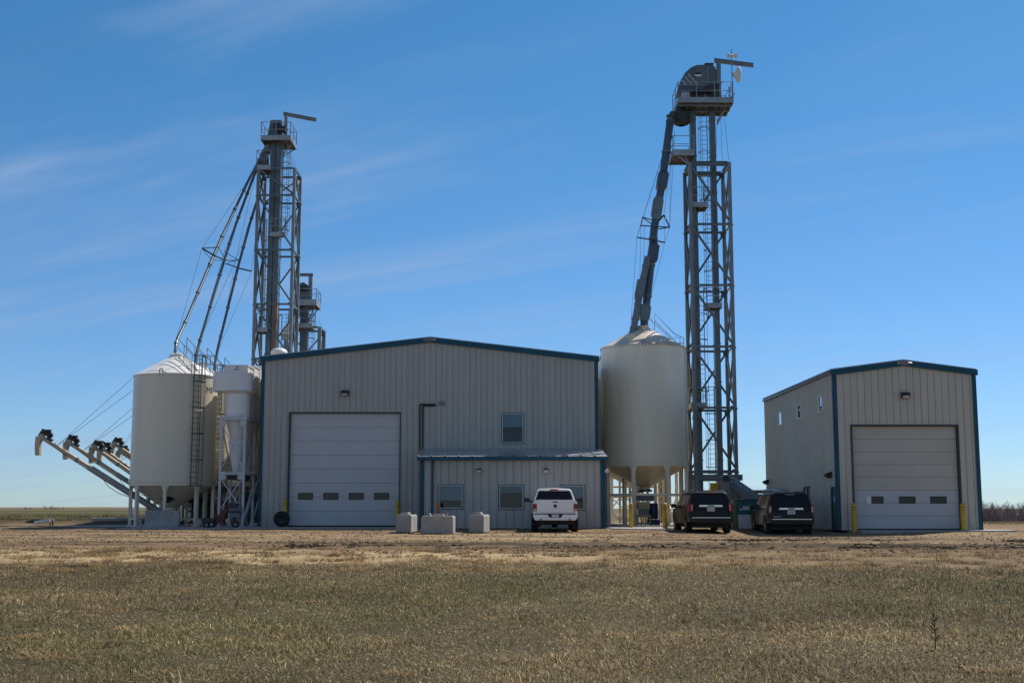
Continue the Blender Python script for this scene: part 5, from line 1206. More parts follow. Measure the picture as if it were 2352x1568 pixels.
# ------------------------------------------------------------------ vehicles (built at the origin, tail at y = 0, nose towards +y)
def skin(mb, stations, close=True, skip=()):
    'stations: lists of (x, y, z) for the right half from sill to roof centre; mirrored'
    n_ = len(stations[0])
    full = [[(-x, y, z) for x, y, z in s_] + [(x, y, z) for x, y, z in reversed(s_)] for s_ in stations]
    m_ = 2 * n_; vs = [p for s_ in full for p in s_]; fs = []
    for i in range(len(stations) - 1):
        for j in range(m_ - 1): fs.append((i * m_ + j, i * m_ + j + 1, (i + 1) * m_ + j + 1, (i + 1) * m_ + j))
    if close:
        for b0 in (0, (len(stations) - 1) * m_):
            for j in range(n_ - 1): fs.append((b0 + j, b0 + j + 1, b0 + m_ - 2 - j, b0 + m_ - 1 - j))
    return mb.add(vs, fs)
def wheel(root, x, y, r, w, side):
    mb = MB(); c_ = (x, y, r)
    mb.lathe([(r * .58, -w / 2), (r * .93, -w / 2), (r, -w / 2 + .03), (r, w / 2 - .03), (r * .93, w / 2), (r * .58, w / 2), (r * .58, -w / 2)], c_, 36, axis='x')
    t = mb.build('wheel', 'tyre', root, smooth=40)
    mb = MB(); xo = side * w * .40; mb.lathe([(r * .60, -.02), (r * .60, .02), (r * .5, .03), (r * .5, -.0)], (x + xo, y, r), 32, axis='x')
    for k in range(6):
        a = k * math.pi / 3 + .2; mb.beam((x + xo, y, r), (x + xo, y + r * .56 * math.cos(a), r + r * .56 * math.sin(a)), .10, .05, (1, 0, 0), .07, .05)
    mb.lathe([(.0, -.03), (.09, -.03), (.09, .03), (0, .04)], (x + xo, y, r), 16, axis='x'); mb.build('rim', 'rim', t, smooth=40)
    mb = MB(); mb.lathe([(0, -.02), (r * .56, -.02), (r * .56, .0), (0, .0)], (x + side * w * .2, y, r), 24, axis='x'); mb.build('brake_disc', 'darksteel', t)
def patch(pts, name, material, root, thick=.012, bevel=0):
    'flat panel with thickness through four or more points in order'
    P = [Vector(p) for p in pts]; nrm = (P[1] - P[0]).cross(P[2] - P[0]).normalized(); mb = MB(); n_ = len(P)
    mb.add([p - nrm * thick for p in P] + [p + nrm * thick for p in P], [tuple(range(n_)), tuple(range(2 * n_ - 1, n_ - 1, -1))] + [(i, i + n_, (i + 1) % n_ + n_, (i + 1) % n_) for i in range(n_)])
    return mb.build(name, material, root, bevel=bevel)
def arch(root, x, y, r, side, material='dark'):
    mb = MB(); mb.lathe([(r * 1.02, -.02), (r * 1.16, -.02), (r * 1.16, .012), (r * 1.02, .012)], (x, y, r), 24, -30, 210, axis='x'); return mb

def make_suv(label, style):
    t = thing('suv', label, 'car', (0, 0, 0), 'black suvs parked by the right tower')
    S = []
    # y, half widths at (sill, rocker, waist, belt, roof rail), z of (sill, rocker, waist, belt, rail, roof), lean of the tail
    def st(y, w, zb, belt, roof, tail=(0, 0, 0, 0, 0, 0, 0), tum=.80, crown=.05):
        return [(.82 * w, y + tail[0], zb), (.985 * w, y + tail[1], zb + .10), (1.0 * w, y + tail[2], .82), (.985 * w, y + tail[3], belt), (tum * w, y + tail[4], roof - .06), (tum * w - .09, y + tail[5], roof), (0, y + tail[6], roof + crown * .6)]
    w = 1.02
    S.append(st(0, w * .965, .46, 1.22, 1.83, (.05, .0, .0, .05, .26, .30, .27), .80))
    S.append(st(.14, w * .995, .42, 1.22, 1.85, (.02, 0, 0, .03, .20, .25, .24), .805))
    S.append(st(.5, w, .36, 1.21, 1.87, tum=.81)); S.append(st(1.6, w, .33, 1.20, 1.89, tum=.81)); S.append(st(2.9, w, .33, 1.19, 1.87, tum=.80))
    S.append(st(3.45, w, .33, 1.17, 1.76, tum=.77)); S.append(st(4.05, w, .34, 1.14, 1.30, tum=.80, crown=.04)); S.append(st(4.25, w, .34, 1.12, 1.19, tum=.84, crown=.04))
    S.append(st(4.95, w * .985, .36, 1.06, 1.13, tum=.84, crown=.03)); S.append(st(5.22, w * .93, .40, .98, 1.05, tum=.84, crown=.02))
    mb = MB(); skin(mb, S); body = mb.build('body', 'carblack', t, smooth=32, bevel=.02)
    mb = MB(); mb.box(-.84, .84, .3, 5.0, .24, .5); mb.build('underbody', 'dark', t)
    mb = MB(); mb.tube((-.7, .95, .40), (.7, .95, .40), .06, 10); mb.lathe([(.0, -.14), (.15, -.1), (.17, .0), (.15, .1), (0, .14)], (0, .95, .40), 14, axis='x'); mb.build('rear_axle', 'dark', t)
    for y in (.98, 4.05):
        for s_ in (-1, 1):
            wheel(t, s_ * .895, y, .405, .285, s_); mb = MB(); mb.prism([(y + .475 * math.cos(R(a)), .42 + .475 * math.sin(R(a))) for a in range(-6, 187, 12)], s_ * 1.0, s_ * 1.026, 'yz'); mb.build('wheel_arch', 'dark', t)
    # tailgate glass and side glass
    def tail(x, z):                                    # y of the tail surface at height z above the belt
        f_ = (z - 1.22) / (1.77 - 1.22); return .05 + (.26 - .05) * f_ if z > 1.22 else .05 * (z - .82) / .4
    g_ = [(-.84, tail(0, 1.30) - .012, 1.30), (.84, tail(0, 1.30) - .012, 1.30), (.70, tail(0, 1.73) - .004, 1.73), (.62, tail(0, 1.76) - .002, 1.765), (-.62, tail(0, 1.76) - .002, 1.765), (-.70, tail(0, 1.73) - .004, 1.73)]
    rw = patch(g_, 'rear_window', 'carglass', t, .008)
    patch([(-.66, .22, 1.80), (.66, .22, 1.80), (.66, .36, 1.885), (-.66, .36, 1.885)], 'spoiler', 'carblack', t, .022, .01)
    patch([(-.20, .195, 1.786), (.20, .195, 1.786), (.20, .20, 1.806), (-.20, .20, 1.806)], 'brake_light', 'red' if style else 'lens', t, .008)
    mb = MB(); mb.beam((-.05, tail(0, 1.32) - .04, 1.33), (.42, tail(0, 1.42) - .035, 1.40), .02); mb.build('wiper', 'dark', rw)
    for s_ in (-1, 1):
        xb, xt = 1.008 * s_, .835 * s_
        def sp(y, z): f_ = (z - 1.2) / (1.82 - 1.2); return (lerp(1.007, .822, f_) * s_, y, z)
        for a, b_, c_, d_ in ((.42, 1.30, 1.24, .55), (1.40, 2.35, 2.30, 1.42), (2.45, 3.62, 3.05, 2.42)):
            o = patch([sp(a, 1.26), sp(b_, 1.25), sp(c_, 1.74), sp(d_, 1.74)], 'side_window', 'carglass', t, .008)
        mb = MB(); mb.beam(sp(.4, 1.235), sp(3.7, 1.225), .02, .03); mb.build('window_molding', 'chrome', t)
        mb = MB(); mb.poly([(s_ * .74, .55, 1.90), (s_ * .74, .7, 1.945), (s_ * .74, 2.7, 1.955), (s_ * .74, 2.9, 1.905)], .022, 6); mb.build('roof_rail', 'chrome' if style else 'darksteel', t)
        mb = MB(); mb.cbox((s_ * 1.17, 3.42, 1.24), .24, .16, .19); mb.cbox((s_ * 1.02, 3.46, 1.18), .12, .08, .07); mb.build('mirror', 'carblack', t, bevel=.03)
        # lamps wrap round the corner
        if style:                                      # broad C-shaped lamps
            mb = MB(); mb.prism([(s_ * .80, 1.33), (s_ * .985, 1.33), (s_ * 1.0, .97), (s_ * .84, .97)], -.02, .12); L = mb.build('tail_light', 'red', t, bevel=.02)
            mb = MB(); mb.prism([(s_ * .845, 1.28), (s_ * .885, 1.28), (s_ * .90, 1.02), (s_ * .865, 1.02)], -.032, -.021); mb.build('light_guide', 'lens', L)
            mb = MB(); mb.box(min(s_ * .985, s_ * 1.024), max(s_ * .985, s_ * 1.024), .0, .34, 1.0, 1.30); mb.build('side_lens', 'red', L, bevel=.01)
        else:                                          # tall pale lamps with red below
            mb = MB(); mb.prism([(s_ * .88, 1.30), (s_ * .985, 1.30), (s_ * 1.0, .93), (s_ * .89, .93)], -.02, .12); L = mb.build('tail_light', 'red', t, bevel=.02)
            mb = MB(); mb.prism([(s_ * .90, 1.26), (s_ * .965, 1.26), (s_ * .972, 1.02), (s_ * .905, 1.02)], -.034, -.021); mb.build('light_guide', 'lens', L)
    z = 1.23 if style else 1.16
    mb = MB(); mb.prism([(-.56, z - .045), (.56, z - .045), (.52, z + .05), (-.52, z + .05)], -.022, .05); ch = mb.build('tailgate_trim', 'chrome', t, bevel=.008)
    MB().box(-.15, .15, -.030, -.0225, z - .02, z + .03).build('emblem', 'red' if not style else 'darksteel', ch)
    z -= .155
    pl = MB().box(-.17, .17, -.03, .02, z - .085, z + .085).build('licence_plate', 'plate', t)
    mb = MB()
    for k in range(6): mb.box(-.125 + k * .044, -.097 + k * .044, -.034, -.0305, z - .028, z + .028)
    mb.build('plate_characters', 'galvd', pl)
    if not style:
        mb = MB(); mb.box(-.80, -.45, -.012, .01, .80, .825); mb.cbox((-.76, -.005, .785), .07, .02, .05); mb.build('badge', 'lens', t)
    mb = MB(); mb.prism([(-1.0, .52), (-.98, .80), (.98, .80), (1.0, .52), (.90, .44), (-.90, .44)], -.10, .1); bp = mb.build('rear_bumper', 'carblack', t, bevel=.04)
    MB().box(-.88, .88, -.112, -.101, .685, .715).build('bumper_strip', 'chrome', bp)
    mb = MB(); mb.box(-.62, .62, -.108, -.10, .46, .60); mb.build('bumper_insert', 'dark', bp)
    for s_ in (-1, 1):
        mb = MB(); mb.lathe([(.05, -.05), (.05, .25), (.04, .25), (.04, -.05), (.05, -.05)], (s_ * .66, -.02, .42), 12, axis='y'); mb.build('exhaust_tip', 'darksteel', t)
    patch([(-.86, 4.06, 1.16), (.86, 4.06, 1.16), (.72, 3.46, 1.72), (-.72, 3.46, 1.72)], 'windscreen', 'carglass', t, .03)
    return t
def place(t, u, v_, D, yaw, z=None):
    p = at(u, v_, D); t.location = (p.x, D, GZ(p.x, D) if z is None else z); t.rotation_euler = (0, 0, R(yaw))
s1 = make_suv('black suv with broad red tail lights, parked left of the green machine', 1)
place(s1, 1634, 1222, 57.0, 1.5, AZ(1223.5, 57.2))
s2 = make_suv('black suv with slim pale tail lights, parked right of the green machine', 0)
place(s2, 1819, 1226, 56.0, -1.4, AZ(1227.8, 56.2))

pk = thing('pickup_truck', 'white pickup truck with black mirrors backed towards the camera', 'pickup')
mb = MB(); w = 1.005
for s_ in (-1, 1):                                     # bed sides with a rounded shoulder
    sec = [(.86, .60), (.985, .66), (1.0, 1.0), (.985, 1.30), (.94, 1.40), (.80, 1.41), (.80, .80)]
    n_ = len(sec); ys2 = (0.03, .10, 1.95); vs = []
    for i, yy in enumerate(ys2):
        k_ = .985 if i == 0 else 1.0
        vs += [(s_ * x_ * (k_ if x_ > .9 else 1), yy, z_) for x_, z_ in sec]
    mb.add(vs, [(i * n_ + j, i * n_ + (j + 1) % n_, (i + 1) * n_ + (j + 1) % n_, (i + 1) * n_ + j) for i in range(2) for j in range(n_)] + [tuple(range(n_)), tuple(2 * n_ + j for j in range(n_))])
mb.box(-.80, .80, .03, 1.95, .76, .82); mb.box(-.95, .95, 1.90, 1.96, .6, 1.40)
bed = mb.build('cargo_bed', 'carwhite', pk, smooth=30)
tg = MB(); tg.prism([(-.815, .835), (.815, .835), (.815, 1.395), (.78, 1.42), (-.78, 1.42), (-.815, 1.395)], -.005, .05); tg = tg.build('tailgate', 'carwhite', pk, bevel=.015)
MB().box(-.80, .80, .0, .055, 1.418, 1.445).build('tailgate_spoiler', 'carwhite', tg, bevel=.01)
mb = MB(); mb.box(-.125, .125, -.016, -.006, 1.325, 1.365); mb.build('tailgate_handle', 'black', tg, bevel=.005)
mb = MB(); mb.prism([(-.07, 1.235), (.07, 1.235), (.078, 1.18), (.06, 1.12), (0, 1.075), (-.06, 1.12), (-.078, 1.18)], -.022, -.006); mb.build('emblem', 'black', tg, bevel=.006)
C = []
def cs(y, w_, zb, belt, roof, tum): return [(.90 * w_, y, zb), (1.0 * w_, y, .75), (1.0 * w_, y, belt), (tum * w_, y + 0, roof - .07), (tum * w_ - .08, y, roof - .005), (0, y, roof + .03)]
def cs2(y, dy, w_, zb, belt, roof, tum): return [(.90 * w_, y, zb), (1.0 * w_, y, .75), (.985 * w_, y, belt), (tum * w_, y + dy, roof - .07), (tum * w_ - .08, y + dy * 1.15, roof - .005), (0, y + dy, roof + .03)]
for a in ((1.99, .16, .97, .5, 1.40, 1.93, .80), (2.12, .14, 1.0, .45, 1.40, 1.96, .80), (2.9, 0, 1.0, .45, 1.40, 1.985, .80), (3.6, 0, 1.0, .45, 1.39, 1.95, .79), (4.25, 0, 1.0, .45, 1.37, 1.55, .80), (4.5, 0, 1.0, .45, 1.36, 1.38, .84), (5.5, 0, .99, .45, 1.28, 1.32, .84), (5.82, 0, .93, .5, 1.15, 1.2, .84)): C.append(cs2(*a))
mb = MB(); skin(mb, C); cab = mb.build('cab', 'carwhite', pk, smooth=32, bevel=.02)
def rc(x, z): f_ = (z - 1.40) / (1.86 - 1.40); return 1.99 + .16 * f_
rw = patch([(-.86, rc(0, 1.45) - .012, 1.45), (.86, rc(0, 1.45) - .012, 1.45), (.73, rc(0, 1.84) - .008, 1.835), (.66, rc(0, 1.86) - .008, 1.86), (-.66, rc(0, 1.86) - .008, 1.86), (-.73, rc(0, 1.84) - .008, 1.835)], 'rear_window', 'carglass', pk, .008)
mb = MB()
for x_ in (-.27, .27): mb.beam((x_, rc(0, 1.46) - .025, 1.46), (x_ * .97, rc(0, 1.85) - .02, 1.85), .022)
mb.build('slider_bar', 'dark', rw)
mb = MB(); mb.box(-.19, .19, 2.10, 2.2, 1.885, 1.945); mb.build('brake_light', 'red', pk, bevel=.01)
for s_ in (-1, 1):
    def sp(y, z): f_ = (z - 1.4) / (1.89 - 1.4); return (lerp(.988, .805, f_) * s_, y, z)
    for a, b_, c_, d_ in ((2.25, 3.05, 3.02, 2.35), (3.12, 4.2, 3.72, 3.12)): patch([sp(a, 1.44), sp(b_, 1.43), sp(c_, 1.83), sp(d_, 1.83)], 'side_window', 'carglass', pk, .008)
    mb = MB(); mb.prism([(s_ * .825, .945), (s_ * .985, .945), (s_ * .985, 1.27), (s_ * .83, 1.27)], -.012, .09); L = mb.build('tail_light', 'red', pk, bevel=.015)
    mb = MB(); mb.box(min(s_ * .84, s_ * .97), max(s_ * .84, s_ * .97), -.022, -.0125, .965, 1.035); mb.build('reverse_lens', 'lens', L)
    mb = MB(); mb.box(min(s_ * .985, s_ * 1.0), max(s_ * .985, s_ * 1.0), .02, .16, .96, 1.26); mb.build('side_lens', 'red', L, bevel=.005)
    mb = MB(); mb.cbox((s_ * 1.27, 3.95, 1.46), .27, .14, .19); mb.poly([(s_ * .98, 3.98, 1.40), (s_ * 1.2, 3.97, 1.40)], .045, 8); mb.build('mirror', 'black', pk, bevel=.03)
    for y in (1.20, 4.75):
        wheel(pk, s_ * .90, y, .415, .31, s_); mb = MB(); mb.prism([(y + .49 * math.cos(R(a)), .44 + .49 * math.sin(R(a))) for a in range(12, 169, 12)], s_ * .98, s_ * 1.007, 'yz'); mb.build('wheel_arch', 'dark', pk)
    mb = MB(); mb.lathe([(.055, -.06), (.055, .3), (.042, .3), (.042, -.06), (.055, -.06)], (s_ * .64, -.16, .56), 14, axis='y'); mb.build('exhaust_tip', 'darksteel', pk)
    mb = MB(); mb.box(min(s_ * .62, s_ * .95), max(s_ * .62, s_ * .95), 1.55, 1.58, .25, .62); mb.build('mud_flap', 'dark', pk)
mb = MB(); mb.prism([(-.97, .80), (-.34, .80), (-.25, .66), (.25, .66), (.34, .80), (.97, .80), (.95, .60), (.88, .535), (-.88, .535), (-.95, .60)], -.16, .03); bp = mb.build('rear_bumper', 'carwhite', pk, bevel=.02)
MB().box(-.34, .34, -.12, .02, .66, .815).build('bumper_recess', 'dark', bp)
pl = MB().box(-.16, .16, -.14, -.121, .675, .80).build('licence_plate', 'plate', bp)
MB().box(-.94, .94, -.10, .02, .802, .832).build('bumper_step', 'dark', bp)
mb = MB(); mb.box(-.82, .82, .12, 5.4, .36, .6); mb.tube((-.75, 1.2, .40), (.75, 1.2, .40), .07, 10); mb.lathe([(0, -.18), (.17, -.12), (.2, 0), (.17, .12), (0, .18)], (.0, 1.2, .40), 16, axis='x'); mb.cbox((0, .0, .45), .12, .3, .12); mb.tube((.38, .05, .48), (.38, .11, .48), .04, 8); mb.build('underbody', 'dark', pk, smooth=40)
patch([(-.88, 4.27, 1.40), (.88, 4.27, 1.40), (.74, 3.66, 1.88), (-.74, 3.66, 1.88)], 'windscreen', 'carglass', pk, .03)
place(pk, 1275.5, 1220, 55.6, -.8, AZ(1222.3, 55.8))

# ------------------------------------------------------------------ concrete blocks and barrier
def block(label, u, v, D, wd, dp, ht, yaw, ends):
    p = at(u, v, D); t = thing('concrete_block', label, 'concrete block', (0, 0, 0), 'concrete blocks in front of the shop')
    mb = MB(); mb.prism([(-wd / 2, 0), (wd / 2, 0), (wd / 2, ht - .05), (wd / 2 - .05, ht), (-wd / 2 + .05, ht), (-wd / 2, ht - .05)], 0, dp); mb.build('block', 'concrete', t, bevel=.02)
    mb = MB()
    if ends == 'long': mb.prism([(-.26, ht), (.26, ht), (.22, ht + .07), (-.22, ht + .07)], .22, dp - .22)
    else: mb.prism([(.32, ht), (dp - .32, ht), (dp - .38, ht + .10), (.38, ht + .10)], -.10, .10, 'yz')
    mb.build('key', 'concrete', t, bevel=.015)
    mb = MB()
    if ends == 'long':
        for s_ in (-1, 1): mb.prism([(s_ * .36, ht), (s_ * .30, ht), (s_ * .36, ht + .115), (s_ * .42, ht + .115)], .25, dp - .25)
    else:
        mb.prism([(-.26, ht), (.2, ht), (.12, ht + .10), (-.16, ht + .10)], .22, .30); mb.prism([(-.05, ht + .10), (.1, ht + .10), (.2, ht), (.1, ht)], .31, .45)
    mb.build('lifting_hook', 'concrete', t)
    t.location = (p.x, D, AZ(v, D) - .01); t.rotation_euler = (0, 0, R(yaw)); return t
block('grey concrete block end on, left one of three, before the yellow post', 927, 1221.5, 54.3, .66, 1.45, .76, -6, 'end')
block('long grey concrete block seen broadside, the middle of three', 1003.5, 1224.5, 52.6, 1.36, .74, .74, -5.5, 'long')
block('grey concrete block end on, nearest the white pickup', 1094, 1221.5, 54.2, .66, 1.45, .76, -9, 'end')
p = at(372.5, 1209, 65.2); zb_ = .03; t = thing('concrete_barrier', 'pale concrete barrier wall in front of the nearest silo legs', 'barrier', (p.x, 65.2, zb_))
hw = (AX(412, 1190, 65.2) - AX(333, 1190, 65.2)) / 2; ht = AZ(1172, 65.2) - zb_
mb = MB(); mb.prism([(-.30, 0), (-.28, .14), (-.12, .36), (-.08, ht), (.08, ht), (.12, .36), (.28, .14), (.30, 0)], p.x - hw, p.x + hw, 'yz'); mb.v = [(a, b_ + 65.2, c_ + zb_) for a, b_, c_ in mb.v]; mb.build('wall', 'concrete', t, bevel=.02)
mb = MB()
for u, v in ((346, 1178), (366, 1184), (396, 1178)):
    q_ = at(u, v, 65.10); mb.tube(q_, q_ + Vector((0, .2, 0)), .035, 8)
mb.build('lifting_hole', 'dark', t)

# ------------------------------------------------------------------ bollards, tyre, posts
def bollard(label, u, vb, vt, D, r=.105, z=None):
    p = at(u, vb, D); zb_ = GZ(p.x, D) - .05 if z is None else z; zt = AZ(vt, D); t = thing('bollard', label, 'bollard', (p.x, D, zb_), 'yellow guard posts')
    MB().lathe([(r, 0), (r, zt - zb_ - .06), (r * .8, zt - zb_ - .02), (r * .4, zt - zb_), (0, zt - zb_ + .01)], (p.x, D, zb_), 20).build('sleeve', 'yellow', t, smooth=40)
    mb = MB()
    for k in (.19, .30): zz_ = zt - k; mb.lathe([(r + .002, zz_ - .012), (r + .005, zz_ - .012), (r + .005, zz_ + .012), (r + .002, zz_ + .012)], (p.x, D, 0), 20)
    mb.build('stripe', 'black', t)
bollard('yellow guard post behind the leaning tyre, left of the shop door', 653.5, 1208, 1147, 65.2)
bollard('yellow guard post at the right side of the shop door', 913, 1208, 1150, 65.2)
bollard('yellow guard post at the front left leg of the big right silo', 1449.5, 1211, 1154, 64.0)
bollard('yellow guard post between the big right silo and the first black suv', 1527.5, 1214, 1154.5, 61.5, .12)
bollard('yellow guard post at the left side of the shed door', 1963, 1217, 1155, 57.4, .115)
bollard('yellow guard post at the right side of the shed door', 2214, 1218, 1155, 57.3, .125)
p = at(647, 1188, 64.7); t = thing('loose_tyre', 'big black tyre leaning on the shop wall by the overhead door', 'tyre', (p.x, 64.7, .1))
zc = .1 + .41; mb = MB(); mb.lathe([(.20, -.13), (.30, -.14), (.385, -.12), (.41, -.07), (.41, .07), (.385, .12), (.30, .14), (.20, .13), (.20, -.13)], (p.x, 64.7, zc), 40, axis='y'); mb.build('tread', 'tyre', t, smooth=40)
mb = MB(); mb.lathe([(0, -.02), (.07, -.05), (.09, .0), (.20, -.06), (.205, .0), (0, .03)], (p.x, 64.7, zc), 28, axis='y'); mb.build('rim', 'darksteel', t, smooth=40)
p = at(1005, 1190, 60.5); mb = MB(); mb.tube((p.x, 60.5, 0), (p.x, 60.5, AZ(1154, 60.5)), .075, 12); tag(mb.build('marker_post', 'orange', loc=(p.x, 60.5, 0)), 'orange marker post behind the middle concrete block', 'post')

# ------------------------------------------------------------------ machines and stores
# cream seed machine under the big right silo
D = 69.6; X = lambda u: AX(u, 1180, D); Zv = lambda v: AZ(v, D)
t = thing('seed_scale', 'cream machine on four legs under the big right silo', 'machine', (X(1479), D, .09))
mb = MB(); mb.box(X(1466), X(1493), D, D + .8, Zv(1168), Zv(1152)); mb.build('hopper_box', 'creampaint', t, bevel=.02)
mb = MB(); mb.box(X(1468), X(1491), D + .1, D + .75, Zv(1182), Zv(1168.2)); mb.build('cabinet', 'darkgalv', t)
mb = MB(); mb.box(X(1463), X(1495), D - .08, D + .9, Zv(1187), Zv(1182)); mb.build('table', 'creampaint', t, bevel=.01)
for x_ in (1465, 1475.5, 1485.5, 1493): MB().box(X(x_ - 1), X(x_ + 1), D - .05 if x_ in (1465, 1493) else D + .7, D + .06 if x_ in (1465, 1493) else D + .8, .09, Zv(1187.1)).build('leg', 'creampaint', t)
MB().box(X(1466), X(1492), D, D + .06, Zv(1203), Zv(1199)).build('leg_rail', 'creampaint', t)
p = at(1500, 1180, 71.0); mb = MB(); mb.lathe([(.26, .1), (.29, .12), (.29, .98), (.27, 1.0), (0, 1.0)], (p.x, 71, .35), 20); mb.lathe([(.3, .4), (.31, .42), (.3, .44)], (p.x, 71, .35), 20); mb.cbox((p.x, 71, .27), .7, .7, .3); tag(mb.build('blue_drum', 'bluepaint', loc=(p.x, 71, .1), smooth=40), 'blue plastic drum behind the cream machine under the silo', 'drum')
# green machine between the suvs
D = 62.0; X = lambda u: AX(u, 1180, D)
t = thing('grain_cleaner', 'dark green machine cabinet with pale lower panels between the two black suvs', 'machine', (X(1712), D, .0))
mb = MB(); mb.box(X(1695.5), X(1752), D, D + 1.6, Zv(1180) - .0, AZ(1148, D)); mb.build('upper_cabinet', 'greenpaint', t, bevel=.02)
mb = MB(); mb.box(X(1692), X(1754), D - .08, D + 1.66, AZ(1147.9, D), AZ(1145.5, D)); mb.build('lid', 'greenpaint', t, bevel=.01)
mb = MB(); mb.box(X(1697), X(1750), D + .04, D + 1.5, .06, AZ(1180.3, D)); mb.build('lower_panel', 'white', t, bevel=.015)
mb = MB(); mb.box(X(1684), X(1695.4), D + .3, D + 1.5, .05, AZ(1151, D)); mb.build('end_panel', 'palegreen', t, bevel=.02)
for (a, b_, c_, d_) in ((1706.5, 1714, 1162, 1170.5), (1714.6, 1721, 1162, 1170.5), (1700, 1703.5, 1166.5, 1172)):
    f = MB().box(X(a), X(b_), D - .008, D - .001, AZ(d_, D), AZ(c_, D)).build('notice', 'white', t)
    if a > 1704: MB().prism([(lerp(X(a), X(b_), .25), lerp(AZ(d_, D), AZ(c_, D), .35)), (lerp(X(a), X(b_), .8), lerp(AZ(d_, D), AZ(c_, D), .35)), (lerp(X(a), X(b_), .55), lerp(AZ(d_, D), AZ(c_, D), .65))], D - .012, D - .0085).build('pictogram', 'ink', f)
MB().box(X(1701), X(1713), D - .006, D - .001, AZ(1155, D), AZ(1152.5, D)).build('warning_strip', 'redpaint', t)
mb = MB(); q0, q1 = at(1689, 1155, D + .9), at(1689, 1130, D + .9)
mb = MB()
for u in (1701, 1706): mb.beam((X(u), D + .8, AZ(1145, D)), (X(u), D + .8, AZ(1127, D)), .05)
mb.build('upright', 'darksteel', t)
# inclined conveyor and hopper at the tower foot
t = thing('inclined_conveyor', 'grey enclosed conveyor sloping down from the right tower foot behind the second suv', 'conveyor', at(1690, 1120, 69))
a, b_ = at(1674, 1101, 69.5), at(1768, 1167, 66.5); mb = MB(); mb.beam(a, b_, .62, .34); mb.build('trough', 'slate', t)
nrm = Vector((0, -1, 0)); mb = MB(); 
for k in (-1, 1):
    off = Vector((0, 0, k * .17)); mb.beam(a + off + nrm * .32, b_ + off + nrm * .32, .03, .05)
for k in range(1, 6): c_ = a.lerp(b_, k / 6); mb.beam(c_ + Vector((0, -.315, -.22)), c_ + Vector((0, -.315, .22)), .05, .02, (0, 1, 0))
mb.build('stiffener', 'galvd', t)
mb = MB(); p = [at(u, v, 69.0) for u, v in ((1658, 1092), (1678, 1090), (1692, 1108), (1682, 1150), (1664, 1150), (1656, 1106))]; mb.prism([(q_.x, q_.z) for q_ in p], 69.0, 69.9); mb.build('tail_hopper', 'galvd', t, bevel=.02)
mb = MB(); q_ = at(1667, 1098, 68.9); mb.tube(q_ - Vector((0, .12, 0)), q_ + Vector((0, .3, 0)), .17, 16); mb.build('drive_pulley', 'black', t, smooth=40)
for u in (1676, 1740): q_ = at(u, 1120 if u < 1700 else 1140, 69 if u < 1700 else 67); mb = MB(); mb.beam((q_.x, q_.y, .0), q_, .1); mb.build('leg', 'galvd', t)
# overhead pipe from the silos to the shed
y0_ = 72.5; mb = MB(); zP = AZ(1127.5, y0_); mb.poly([(S2[0] + 1, 75.6, zP), (AX(1700, 1127, 75), 75.2, zP), (15.2, 74.3, zP), (16.0, 74.0, zP + .02)] if 0 else [(S2[0] + 2.5, 75.4, zP), (15.0, 74.4, zP)], .11, 12)
t = thing('overhead_pipe', 'dark grey pipe running level from the right silos to the shed', 'pipe', (S2[0] + 2.5, 75.4, zP)); mb.build('pipe', 'galvd', t, smooth=50)
mb = MB(); xq = sxl - .22; mb.poly([(15.0, 74.4, zP), (xq, 73.6, zP), (xq, 71.5, zP + .05), (xq, 69.5, zP + .0), (xq, 67.9, zP - .22), (xq, 66.8, zP - .7), (xq, 66.5, zP - 1.3)], .12, 12); mb.build('bend', 'galvd', t, smooth=50)
mb = MB(); mb.beam((S2[0] + 2.5, 75.5, AZ(1140, 75.4)), (15.1, 74.4, AZ(1140, 75.4)), .14, .30); mb.build('carrier_beam', 'galvd', t)
mb = MB()
for x_ in (11.2, 13.3): mb.beam((x_, 75.1, .0), (x_, 75.1, zP - .1), .12)
mb.build('support_post', 'galvd', t)
# lattice trestle seen under the right silos
t = thing('pipe_trestle', 'rusty steel trestle of posts and braces under the right silos', 'trestle', (S2[0], 82, .1))
xs3 = [S2[0] - 3.0, S2[0] - 1.8, S2[0] - .6, S2[0] + .9, S2[0] + 2.0, S2[0] + 2.7]
for x_ in xs3: MB().beam((x_, 82, .05), (x_, 82, AZ(1090, 82)), .14).build('post', 'tansteel', t)
for v in (1098, 1118, 1141): MB().beam((xs3[0], 81.85, AZ(v, 82)), (xs3[-1], 81.85, AZ(v, 82)), .10).build('rail', 'tansteel', t)
for i, (a, b_) in enumerate(zip(xs3[:-1], xs3[1:])):
    for y_, zz0, zz1 in ((81.9, .2, AZ(1142, 82)), (82.1, AZ(1142, 82), .2)): MB().beam((a, y_, zz0), (b_, y_, zz1), .06).build('brace', 'tansteel' if i % 2 else 'galvl', t)
for x_ in [S2[0] - 2.4, S2[0] - 1.2, S2[0] + .3, S2[0] + 1.5, S2[0] + 2.4]: MB().beam((x_, 84.5, .0), (x_, 84.5, AZ(1085, 84)), .16).build('post', 'rusty', t)
for a, b_ in ((-2.4, -1.2), (.3, 1.5), (1.5, 2.4)): MB().beam((S2[0] + a, 84.5, .2), (S2[0] + b_, 84.5, 2.0), .07).build('brace', 'tansteel', t)
